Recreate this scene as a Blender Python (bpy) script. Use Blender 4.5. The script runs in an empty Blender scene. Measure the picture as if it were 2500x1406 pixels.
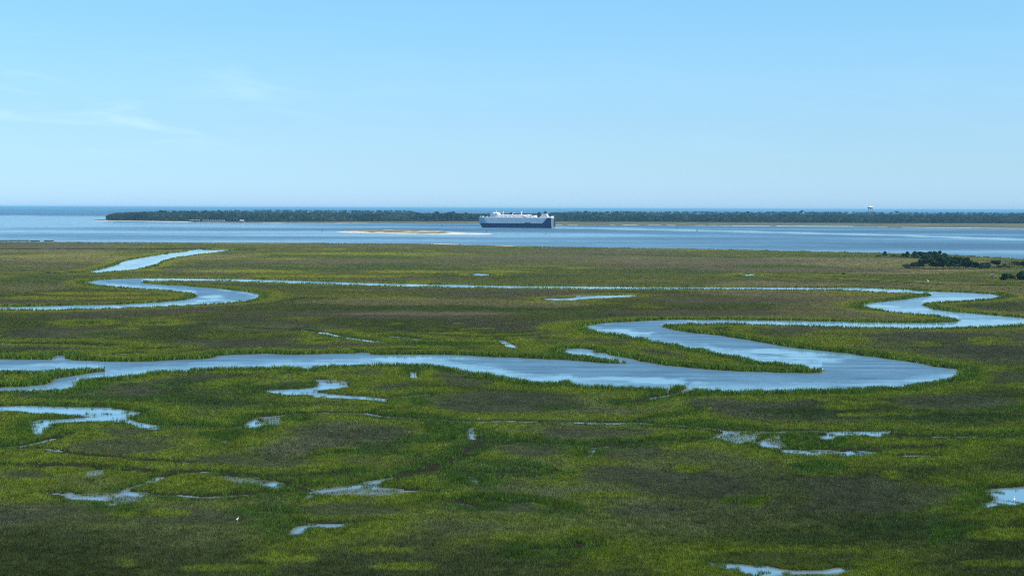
import bpy, math, random
import numpy as np
from mathutils import Matrix, Vector

# ------------------------------------------------------------------ camera, sky, sun, exposure
SC = bpy.context.scene
COL = SC.collection
H = 49.0            # height of the viewpoint above the water (a high bridge deck)
F = 3333.0          # focal length in photograph pixels (2500 wide)
V0 = 509.4          # photograph row of the level line at mid width
PITCH = math.atan((703.0 - V0) / F)
ROLL = math.radians(0.20)
RIM = 120000.0       # distance of the sea horizon

cam_d = bpy.data.cameras.new("camera")
cam_d.sensor_width = 36.0
cam_d.lens = 36.0 * F / 2500.0
cam_d.clip_start = 1.0
cam_d.clip_end = 500000.0
cam = bpy.data.objects.new("camera", cam_d)
CM = Matrix.Rotation(math.pi / 2 - PITCH, 4, 'X') @ Matrix.Rotation(ROLL, 4, 'Z')
cam.matrix_world = Matrix.Translation((0, 0, H)) @ CM
COL.objects.link(cam)
SC.camera = cam

SUN_EL, SUN_AZ = math.radians(58), math.radians(122)     # azimuth clockwise from the view direction (+Y)
SUN_STRENGTH = 5.0
SKY_STRENGTH = 0.099
EXPOSURE = 0.4
HAZE = 3.6e-5

SC.view_settings.view_transform = 'Standard'
SC.view_settings.look = 'None'
SC.view_settings.exposure = EXPOSURE
SC.view_settings.gamma = 1.0
SC.view_settings.use_curve_mapping = False

world = bpy.data.worlds.new("World")
SC.world = world
world.use_nodes = True
wn, wl = world.node_tree.nodes, world.node_tree.links
wn.clear()
w_out = wn.new('ShaderNodeOutputWorld')
w_bg = wn.new('ShaderNodeBackground')
w_bg.inputs['Strength'].default_value = SKY_STRENGTH
sky = wn.new('ShaderNodeTexSky')
sky.sky_type = 'NISHITA'
sky.sun_disc = False
sky.sun_elevation = SUN_EL
sky.sun_rotation = SUN_AZ
sky.altitude = 0
sky.air_density = 1.0
sky.dust_density = 0.25
sky.ozone_density = 3.5
# colour balance of the sky (follows its height above the horizon), then thin cirrus streaks low on the left
tint = wn.new('ShaderNodeMix'); tint.data_type = 'RGBA'; tint.blend_type = 'MULTIPLY'
tint.inputs['Factor'].default_value = 1.0
wl.new(sky.outputs['Color'], tint.inputs[6])
tc = wn.new('ShaderNodeTexCoord')
sep = wn.new('ShaderNodeSeparateXYZ'); wl.new(tc.outputs['Generated'], sep.inputs[0])


def wmath(op, a, b=None, c=None, clamp=False):
    n = wn.new('ShaderNodeMath'); n.operation = op; n.use_clamp = clamp
    for i, v in enumerate((a, b, c)):
        if v is None:
            continue
        if isinstance(v, (int, float)):
            n.inputs[i].default_value = v
        else:
            wl.new(v, n.inputs[i])
    return n.outputs[0]


hv = wn.new('ShaderNodeCombineXYZ')
wl.new(sep.outputs[0], hv.inputs[0]); wl.new(sep.outputs[1], hv.inputs[1])
wl.new(wmath('MAXIMUM', sep.outputs[2], 0.004), hv.inputs[2])
wl.new(hv.outputs[0], sky.inputs['Vector'])
az = wmath('ARCTAN2', sep.outputs[0], sep.outputs[1])
el = wmath('ARCSINE', sep.outputs[2])
bal = wn.new('ShaderNodeValToRGB')
SKY_BAL = [(0.0, (.62, .99, 1.70)), (.045, (.635, .98, 1.62)), (.15, (.66, .95, 1.36)), (.30, (.727, .98, 1.26)), (.45, (.82, 1.088, 1.277)),
           (.74, (.87, 1.25, 1.333)), (1.0, (.80, 1.10, 1.20))]
while len(bal.color_ramp.elements) < len(SKY_BAL):
    bal.color_ramp.elements.new(0.5)
for e_, (p_, c_) in zip(bal.color_ramp.elements, SKY_BAL):
    e_.position = p_; e_.color = tuple(x * 0.4735 for x in c_) + (1,)
wl.new(wmath('MULTIPLY', el, 5.0, clamp=True), bal.inputs['Fac'])
dbl = wn.new('ShaderNodeVectorMath'); dbl.operation = 'SCALE'; dbl.inputs['Scale'].default_value = 2.0
wl.new(bal.outputs[0], dbl.inputs[0])
wl.new(dbl.outputs[0], tint.inputs[7])
cmb = wn.new('ShaderNodeCombineXYZ')
tilt = wmath('ADD', el, wmath('MULTIPLY', az, 0.10))
wl.new(wmath('MULTIPLY', az, 9.0), cmb.inputs[0])
wl.new(wmath('MULTIPLY', tilt, 52.0), cmb.inputs[1])
cn = wn.new('ShaderNodeTexNoise')
cn.inputs['Scale'].default_value = 1.0
cn.inputs['Detail'].default_value = 5.0
cn.inputs['Roughness'].default_value = 0.55
cn.inputs['Distortion'].default_value = 0.6
wl.new(cmb.outputs[0], cn.inputs['Vector'])
streak = wn.new('ShaderNodeMapRange'); streak.interpolation_type = 'SMOOTHSTEP'
streak.inputs['From Min'].default_value = 0.47
streak.inputs['From Max'].default_value = 0.75
wl.new(cn.outputs['Fac'], streak.inputs['Value'])


def wband(val, lo, hi):
    m = wn.new('ShaderNodeMapRange'); m.interpolation_type = 'SMOOTHSTEP'
    m.inputs['From Min'].default_value = lo; m.inputs['From Max'].default_value = hi
    wl.new(val, m.inputs['Value'])
    return m.outputs[0]


left = wmath('MULTIPLY_ADD', wband(az, -0.10, -0.30), 0.9, 0.14)
low = wmath('MULTIPLY', wband(el, 0.025, 0.06), wband(el, 0.135, 0.08))
cfac = wmath('MULTIPLY', wmath('MULTIPLY', streak.outputs[0], left), wmath('MULTIPLY', low, 0.62), clamp=True)
cmix = wn.new('ShaderNodeMix'); cmix.data_type = 'RGBA'
cmix.inputs[7].default_value = (4.9, 7.3, 9.2, 1)
wl.new(cfac, cmix.inputs['Factor'])
wl.new(tint.outputs[2], cmix.inputs[6])
wl.new(cmix.outputs[2], w_bg.inputs['Color'])
wl.new(w_bg.outputs[0], w_out.inputs['Surface'])

sun_d = bpy.data.lights.new("sun", 'SUN')
sun_d.energy = SUN_STRENGTH
sun_d.angle = math.radians(0.53)
sun_d.color = (1.0, 0.95, 0.86)
sun = bpy.data.objects.new("sun", sun_d)
sdir = Vector((math.sin(SUN_AZ) * math.cos(SUN_EL), math.cos(SUN_AZ) * math.cos(SUN_EL), math.sin(SUN_EL)))
sun.rotation_euler = sdir.to_track_quat('Z', 'Y').to_euler()
sun.location = (0, 0, 300)
COL.objects.link(sun)

try:
    SC.cycles.use_denoising = False
    SC.cycles.pixel_filter_type = 'BLACKMAN_HARRIS'
    SC.cycles.filter_width = 1.15
    SC.cycles.max_bounces = 6
    SC.cycles.diffuse_bounces = 3
    SC.cycles.glossy_bounces = 3
    SC.cycles.transmission_bounces = 3
    SC.cycles.volume_bounces = 0
    SC.cycles.sample_clamp_indirect = 6
except Exception:
    pass

# ------------------------------------------------------------------ projection helpers
RM = np.array(CM.to_3x3())


def px2dir(u, v):
    u = np.asarray(u, float); v = np.asarray(v, float)
    loc = np.stack([(u - 1250.0) / F, -(v - 703.0) / F, -np.ones_like(u)], -1)
    return loc @ RM.T


def px2w(u, v, z=0.0):
    """ground point seen at photograph pixel (u, v)"""
    d = px2dir(u, v)
    t = (z - H) / d[..., 2]
    return d[..., 0] * t, d[..., 1] * t


def w2px(x, y, z=0.0):
    p = np.stack([np.asarray(x, float), np.asarray(y, float), np.full(np.shape(x), 0.0) + z - H], -1) @ RM
    return 1250.0 - F * p[..., 0] / p[..., 2], 703.0 + F * p[..., 1] / p[..., 2]


def vhor(u):
    return V0 + (np.asarray(u, float) - 1250.0) * math.tan(ROLL)


def at_px(u, v):
    x, y = px2w(u, v)
    return float(x), float(y), float(math.hypot(x, y))


def metres(px, u, v):
    """size in metres of px photograph pixels at the ground point under (u, v)"""
    x, y = px2w(u, v)
    return px * float(y) / F


# ------------------------------------------------------------------ noise
def _hash(ix, iy, seed):
    h = (ix.astype(np.int64) * 374761393 + iy.astype(np.int64) * 668265263 + seed * 1442695041) & 0xFFFFFFFF
    h = ((h ^ (h >> 13)) * 1274126177) & 0xFFFFFFFF
    h = (h ^ (h >> 16)) & 0xFFFFFFFF
    return h.astype(np.float64) / 4294967295.0


def vnoise(x, y, seed=0):
    ix, iy = np.floor(x), np.floor(y)
    fx, fy = x - ix, y - iy
    fx = fx * fx * fx * (fx * (fx * 6 - 15) + 10); fy = fy * fy * fy * (fy * (fy * 6 - 15) + 10)
    a = _hash(ix, iy, seed); b = _hash(ix + 1, iy, seed)
    c = _hash(ix, iy + 1, seed); d = _hash(ix + 1, iy + 1, seed)
    return (a * (1 - fx) + b * fx) * (1 - fy) + (c * (1 - fx) + d * fx) * fy


def fbm(x, y, octaves=4, seed=0, gain=0.5):
    s = 0.0; a = 1.0; n = 0.0
    ca, sa = math.cos(0.6), math.sin(0.6)
    for o in range(octaves):
        s = s + a * vnoise(x, y, seed + o * 17)
        n += a; a *= gain
        x, y = (x * ca - y * sa) * 2.03 + 7.1, (x * sa + y * ca) * 2.03 + 3.7
    return s / n


def sstep(a, b, x):
    t = np.clip((x - a) / (b - a), 0, 1)
    return t * t * (3 - 2 * t)


# ------------------------------------------------------------------ object helpers
def tag(o, label=None, cat=None, group=None, kind=None):
    if label: o['label'] = label
    if cat: o['category'] = cat
    if group: o['group'] = group
    if kind: o['kind'] = kind
    return o


def empty(name, loc, rz=0.0):
    o = bpy.data.objects.new(name, None)
    o.empty_display_size = 1.0
    o.location = loc
    o.rotation_euler = (0, 0, rz)
    COL.objects.link(o)
    return o


def raw_mesh(name, verts, faces, mat, parent=None, smooth=False, face_cols=None, vert_attr=None, vert_cols=None):
    """verts (n,3) array, faces (m,k) int array, all faces with the same k"""
    verts = np.ascontiguousarray(verts, np.float32)
    faces = np.ascontiguousarray(faces, np.int32)
    m, k = faces.shape
    me = bpy.data.meshes.new(name)
    me.vertices.add(len(verts)); me.vertices.foreach_set('co', verts.ravel())
    me.loops.add(m * k); me.loops.foreach_set('vertex_index', faces.ravel())
    me.polygons.add(m)
    me.polygons.foreach_set('loop_start', np.arange(0, m * k, k, dtype=np.int32))
    try:
        me.polygons.foreach_set('loop_total', np.full(m, k, np.int32))
    except Exception:
        pass
    me.polygons.foreach_set('use_smooth', np.full(m, smooth))
    if face_cols is not None:
        a = me.attributes.new('Col', 'FLOAT_COLOR', 'FACE')
        c = np.ones((m, 4), np.float32); c[:, :3] = face_cols
        a.data.foreach_set('color', c.ravel())
    if vert_cols is not None:
        a = me.attributes.new('Col', 'FLOAT_COLOR', 'POINT')
        c = np.ones((len(verts), 4), np.float32); c[:, :3] = vert_cols
        a.data.foreach_set('color', c.ravel())
    for key, arr in (vert_attr or {}).items():
        a = me.attributes.new(key, 'FLOAT', 'POINT')
        a.data.foreach_set('value', np.ascontiguousarray(arr, np.float32).ravel())
    me.update(calc_edges=True)
    me.materials.append(mat)
    o = bpy.data.objects.new(name, me)
    if parent is not None:
        o.parent = parent
    COL.objects.link(o)
    return o


class MB:
    """collects shapes, then links them as ONE mesh object"""
    def __init__(self):
        self.v, self.f = [], []

    def add(self, vs, fs):
        n = len(self.v)
        self.v += [tuple(p) for p in vs]
        self.f += [tuple(i + n for i in f) for f in fs]
        return self

    def box(self, c, s, rz=0.0, top=1.0):
        """box of size s centred at c; top scales the upper face"""
        hx, hy, hz = s[0] / 2, s[1] / 2, s[2] / 2
        ca, sa = math.cos(rz), math.sin(rz)
        vs = []
        for z, k in ((-hz, 1), (hz, top)):
            for sx, sy in ((-1, -1), (1, -1), (1, 1), (-1, 1)):
                x, y = sx * hx * k, sy * hy * k
                vs.append((c[0] + x * ca - y * sa, c[1] + x * sa + y * ca, c[2] + z))
        return self.add(vs, [(3, 2, 1, 0), (4, 5, 6, 7), (0, 1, 5, 4), (1, 2, 6, 5), (2, 3, 7, 6), (3, 0, 4, 7)])

    def tube(self, pts, rads, n=8):
        """tapered tube along a polyline, capped"""
        pts = [Vector(p) for p in pts]
        vs, fs = [], []
        up = Vector((0, 0, 1))
        for i, p in enumerate(pts):
            a = pts[max(0, i - 1)]; b = pts[min(len(pts) - 1, i + 1)]
            t = (b - a).normalized()
            ref = up if abs(t.z) < 0.95 else Vector((1, 0, 0))
            s1 = t.cross(ref).normalized(); s2 = t.cross(s1).normalized()
            for k in range(n):
                an = 2 * math.pi * k / n
                vs.append(p + rads[i] * (math.cos(an) * s1 + math.sin(an) * s2))
        for i in range(len(pts) - 1):
            for k in range(n):
                k2 = (k + 1) % n
                fs.append((i * n + k, i * n + k2, (i + 1) * n + k2, (i + 1) * n + k))
        fs.append(tuple(range(n - 1, -1, -1)))
        fs.append(tuple((len(pts) - 1) * n + k for k in range(n)))
        return self.add(vs, fs)

    def lathe(self, prof, n=20, c=(0, 0, 0)):
        """profile [(r, z)] turned round the vertical"""
        vs, fs = [], []
        for r, z in prof:
            for k in range(n):
                a = 2 * math.pi * k / n
                vs.append((c[0] + r * math.cos(a), c[1] + r * math.sin(a), c[2] + z))
        for i in range(len(prof) - 1):
            for k in range(n):
                k2 = (k + 1) % n
                fs.append((i * n + k, i * n + k2, (i + 1) * n + k2, (i + 1) * n + k))
        fs.append(tuple(range(n - 1, -1, -1)))
        fs.append(tuple((len(prof) - 1) * n + k for k in range(n)))
        return self.add(vs, fs)

    def prism(self, poly, y0, y1):
        """polygon in x-z swept along y"""
        n = len(poly)
        vs = [(x, y0, z) for x, z in poly] + [(x, y1, z) for x, z in poly]
        fs = [tuple(range(n)), tuple(range(2 * n - 1, n - 1, -1))]
        for k in range(n):
            k2 = (k + 1) % n
            fs.append((k, n + k, n + k2, k2))
        return self.add(vs, fs)

    def build(self, name, mat, parent=None, smooth=False):
        me = bpy.data.meshes.new(name)
        me.from_pydata([tuple(v) for v in self.v], [], self.f)
        me.update()
        import bmesh
        bm = bmesh.new(); bm.from_mesh(me)
        bmesh.ops.recalc_face_normals(bm, faces=bm.faces)
        bm.to_mesh(me); bm.free()
        if smooth:
            me.polygons.foreach_set('use_smooth', [True] * len(me.polygons))
        me.materials.append(mat)
        o = bpy.data.objects.new(name, me)
        if parent is not None:
            o.parent = parent
        COL.objects.link(o)
        return o


# ------------------------------------------------------------------ materials
def new_mat(name):
    m = bpy.data.materials.new(name); m.use_nodes = True
    return m, m.node_tree.nodes, m.node_tree.links


def paint(name, col, rough=0.5, var=0.12, scale=0.4, metal=0.0):
    """plain paint or material with weathering noise"""
    m, n, l = new_mat(name)
    b = n['Principled BSDF']
    b.inputs['Roughness'].default_value = rough
    b.inputs['Metallic'].default_value = metal
    t = n.new('ShaderNodeTexCoord')
    z = n.new('ShaderNodeTexNoise'); z.inputs['Scale'].default_value = scale; z.inputs['Detail'].default_value = 5
    l.new(t.outputs['Object'], z.inputs['Vector'])
    r = n.new('ShaderNodeValToRGB')
    r.color_ramp.elements[0].position = 0.3; r.color_ramp.elements[1].position = 0.7
    r.color_ramp.elements[0].color = tuple(c * (1 - var) for c in col) + (1,)
    r.color_ramp.elements[1].color = tuple(min(1, c * (1 + var)) for c in col) + (1,)
    l.new(z.outputs['Fac'], r.inputs['Fac'])
    l.new(r.outputs[0], b.inputs['Base Color'])
    return m


def leaf_mat(name, transl=0.3, hue_noise=0.0):
    """foliage coloured by the mesh's own colour attribute"""
    m, n, l = new_mat(name)
    n.remove(n['Principled BSDF'])
    out = n['Material Output']
    a = n.new('ShaderNodeAttribute'); a.attribute_name = 'Col'
    d = n.new('ShaderNodeBsdfDiffuse'); t = n.new('ShaderNodeBsdfTranslucent'); mx = n.new('ShaderNodeMixShader')
    mx.inputs[0].default_value = transl
    l.new(a.outputs['Color'], d.inputs['Color']); l.new(a.outputs['Color'], t.inputs['Color'])
    l.new(d.outputs[0], mx.inputs[1]); l.new(t.outputs[0], mx.inputs[2])
    l.new(mx.outputs[0], out.inputs['Surface'])
    return m


def ground_mat(name, rough=0.95, nscale=0.35, namt=0.25):
    m, n, l = new_mat(name)
    b = n['Principled BSDF']; b.inputs['Roughness'].default_value = rough
    b.inputs['Specular IOR Level'].default_value = 0.0
    a = n.new('ShaderNodeAttribute'); a.attribute_name = 'Col'
    t = n.new('ShaderNodeTexCoord')
    z = n.new('ShaderNodeTexNoise'); z.inputs['Scale'].default_value = nscale; z.inputs['Detail'].default_value = 6
    l.new(t.outputs['Object'], z.inputs['Vector'])
    mr = n.new('ShaderNodeMapRange')
    mr.inputs['From Min'].default_value = 0.3; mr.inputs['From Max'].default_value = 0.7
    mr.inputs['To Min'].default_value = 1 - namt; mr.inputs['To Max'].default_value = 1 + namt
    l.new(z.outputs['Fac'], mr.inputs['Value'])
    mx = n.new('ShaderNodeVectorMath'); mx.operation = 'SCALE'
    l.new(a.outputs['Color'], mx.inputs[0]); l.new(mr.outputs[0], mx.inputs['Scale'])
    l.new(mx.outputs[0], b.inputs['Base Color'])
    return m


M_GRASS = leaf_mat('grass_blades', 0.28)
M_LEAF = leaf_mat('tree_leaves', 0.15)
M_GROUND = ground_mat('marsh_thatch')
M_LAND = ground_mat('island_ground', nscale=0.02)
M_BARK = paint('bark', (0.09, 0.075, 0.06), 0.9, 0.3, 2.0)
M_DEADWOOD = paint('dead_wood', (0.30, 0.27, 0.24), 0.9, 0.25, 2.0)
M_WHITE = paint('white_paint', (0.80, 0.80, 0.79), 0.45, 0.06, 0.3)
M_CREAM = paint('cream_paint', (0.80, 0.76, 0.72), 0.5, 0.10, 0.3)
M_GREY = paint('grey_paint', (0.50, 0.52, 0.54), 0.5, 0.06, 0.2)
M_NAVY = paint('navy_paint', (0.012, 0.022, 0.055), 0.4, 0.2, 0.2)
M_DARK = paint('dark_metal', (0.03, 0.035, 0.04), 0.5, 0.3, 0.5)
M_GLASS = paint('dark_glass', (0.02, 0.03, 0.04), 0.08, 0.2, 0.5)
M_ORANGE = paint('orange_paint', (0.55, 0.16, 0.03), 0.5, 0.1, 0.5)
M_WOOD = paint('weathered_timber', (0.12, 0.10, 0.085), 0.85, 0.3, 1.0)
M_ROOF = paint('pale_metal_roof', (0.66, 0.66, 0.64), 0.4, 0.1, 0.2)
M_GREEN = paint('green_buoy_paint', (0.02, 0.08, 0.045), 0.5, 0.2, 0.6)
M_RED = paint('red_buoy_paint', (0.22, 0.025, 0.02), 0.5, 0.2, 0.6)
M_STEEL = paint('galvanised_steel', (0.13, 0.15, 0.155), 0.5, 0.2, 0.3)
M_FEATHER = paint('white_feathers', (0.85, 0.84, 0.80), 0.8, 0.05, 6.0)
M_BILL = paint('yellow_bill', (0.55, 0.32, 0.03), 0.5, 0.1, 6.0)

# ------------------------------------------------------------------ traced outlines (photograph pixels on the ground)
SIDE1 = [(-60, 749), (0, 749), (96, 747.6), (187, 745), (288, 743.5), (384, 738), (444, 733), (475, 727), (482, 721),
         (470, 715), (444, 711), (408, 706.8), (348, 703), (288, 699), (240, 694.8), (217, 691), (213, 688),
         (240, 683.5), (288, 681), (343, 679.5), (400, 679.3), (500, 680), (600, 681.5), (690, 684.3), (800, 688),
         (900, 691), (1070, 694.5), (1200, 697), (1300, 698.5), (1500, 700), (1700, 701), (1900, 701.7), (2000, 702),
         (2093, 702.5), (2150, 704), (2214, 706.5), (2258, 711), (2350, 713.8), (2432, 718.6), (2449, 723),
         (2420, 727.5), (2384, 730), (2311, 733.8), (2263, 738), (2252, 744), (2277, 753.7), (2335, 762), (2384, 766),
         (2456, 772.5), (2500, 776.6), (2560, 781), (2600, 785), (2570, 788), (2500, 789.5), (2408, 794.8), (2311, 797.7),
         (2190, 797.7), (2093, 796), (1997, 793), (1900, 790.5), (1784, 787), (1675, 788), (1624, 791), (1616, 797),
         (1643, 805.7), (1697, 813), (1747, 817.8), (1788, 824), (1832, 831), (1873, 838), (1900, 842), (1948, 850),
         (2021, 857.7), (2074, 862.5), (2106, 868.5), (2142, 872), (2202, 880.6), (2251, 886.7), (2287, 895),
         (2316, 899), (2343, 901), (2347, 906), (2338, 915.7), (2323, 921), (2287, 926.6), (2239, 935.5), (2210, 940.3),
         (2205, 944), (2166, 942), (2118, 944), (2069, 949), (1997, 949.5), (1900, 951.5), (1822, 954), (1735, 950.7),
         (1697, 945), (1677, 958), (1663, 960), (1668, 952), (1676, 946), (1672, 940), (1658, 938.6), (1643, 941),
         (1638, 948), (1542, 942), (1445, 940), (1394, 936), (1392, 929), (1368, 928), (1360, 933), (1300, 929),
         (1278, 925.6), (1202, 912.8), (1134, 903), (1099, 894), (1038, 887), (968, 885.6), (888, 887), (824, 890),
         (760, 895), (757, 899), (741, 897), (696, 893), (640, 893.4), (544, 897), (461, 898), (458, 905), (442, 902.6),
         (394, 903), (352, 909.6), (288, 917.6), (262, 921.8), (253, 917.6), (224, 922), (189, 929), (182, 935),
         (192, 945), (154, 949.6), (96, 951), (0, 952), (-60, 953)]
SIDE2 = [(-60, 754), (0, 753.6), (96, 754), (240, 751), (408, 745), (528, 738.7), (600, 734), (634, 725), (638, 718),
         (600, 711.6), (528, 703.7), (480, 700.8), (444, 697), (408, 696), (346, 691), (341, 687), (356, 684),
         (400, 682.5), (500, 683), (600, 685), (690, 688), (800, 691.5), (900, 694.5), (1070, 698), (1200, 700),
         (1300, 701.3), (1500, 702.7), (1700, 703.5), (1900, 704), (2045, 704.8), (2118, 708.4), (2166, 711.6),
         (2214, 713), (2268, 715.5), (2280, 719), (2275, 722), (2251, 724.6), (2214, 730), (2166, 735.5), (2130, 739),
         (2110, 741.6), (2103, 744.5), (2113, 748.8), (2142, 753), (2178, 758.5), (2210, 761), (2251, 763.8),
         (2287, 768), (2323, 774), (2345, 779), (2345, 782.7), (2323, 786), (2263, 788), (2142, 787.5), (2021, 785),
         (1900, 782.5), (1784, 781), (1663, 780), (1578, 782.7), (1518, 786), (1476, 788.7), (1450, 792), (1428, 794.8),
         (1426, 799.6), (1455, 806.9), (1464, 810.5), (1506, 813.6), (1539, 817.8), (1544, 820), (1583, 826), (1588, 830),
         (1626, 835), (1660, 840.7), (1668, 845.6), (1687, 848), (1723, 851.6), (1730, 856), (1759, 862), (1803, 870),
         (1827, 874.6), (1856, 882), (1900, 883.8), (1922, 888), (1956, 890), (1966, 896), (1975, 899), (1999, 899),
         (2004, 903), (2004, 910), (1965, 911), (1900, 910), (1832, 907), (1759, 903.6), (1687, 897.6), (1619, 890),
         (1566, 882), (1556, 877), (1518, 871), (1489, 866), (1479, 860), (1455, 861), (1450, 854), (1416, 850.4),
         (1382, 851.6), (1365, 859), (1397, 862.5), (1445, 868.5), (1481, 874.6), (1518, 880.6), (1525, 885),
         (1518, 887), (1469, 885.5), (1397, 879.4), (1300, 875), (1176, 869.6), (1093, 866.4), (984, 865.8), (902, 865.4),
         (904, 861), (878, 861), (869, 863), (792, 864), (722, 866), (677, 865), (656, 863), (576, 865.8), (525, 868),
         (518, 873.8), (496, 876), (432, 878), (352, 881.8), (288, 883), (224, 881.4), (179, 879), (166, 873.8),
         (157, 867), (144, 867), (128, 871), (122, 878), (64, 877.6), (0, 876), (-60, 876), (-60, 902), (0, 902.5),
         (109, 905), (144, 899), (237, 897), (254, 900), (253, 906.4), (224, 909.6), (179, 917.6), (128, 925.6),
         (109, 937), (64, 943), (0, 946), (-60, 946)]
MAIN = SIDE1 + SIDE2[::-1]
FAR_EDGE = [(-900, 584), (-300, 588), (0, 590.5), (200, 592), (400, 592.5), (700, 593.5), (900, 594.5), (1040, 595.5),
            (1130, 598), (1250, 601), (1400, 603.5), (1500, 605.5), (1700, 608), (1900, 612.5), (2050, 615.5),
            (2150, 618), (2300, 622), (2400, 627), (2500, 634), (2700, 645), (3000, 660), (3400, 680)]
BAY = FAR_EDGE + [(3400, 560), (-900, 560)]
ISLETS = [[(-200, 587.3), (70, 587.8), (74, 589), (-200, 588.9)], [(73, 588.6), (96, 588.8), (96, 590), (73, 589.8)],
          [(108, 588.7), (131, 588.9), (131, 589.9), (108, 589.7)]]
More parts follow.
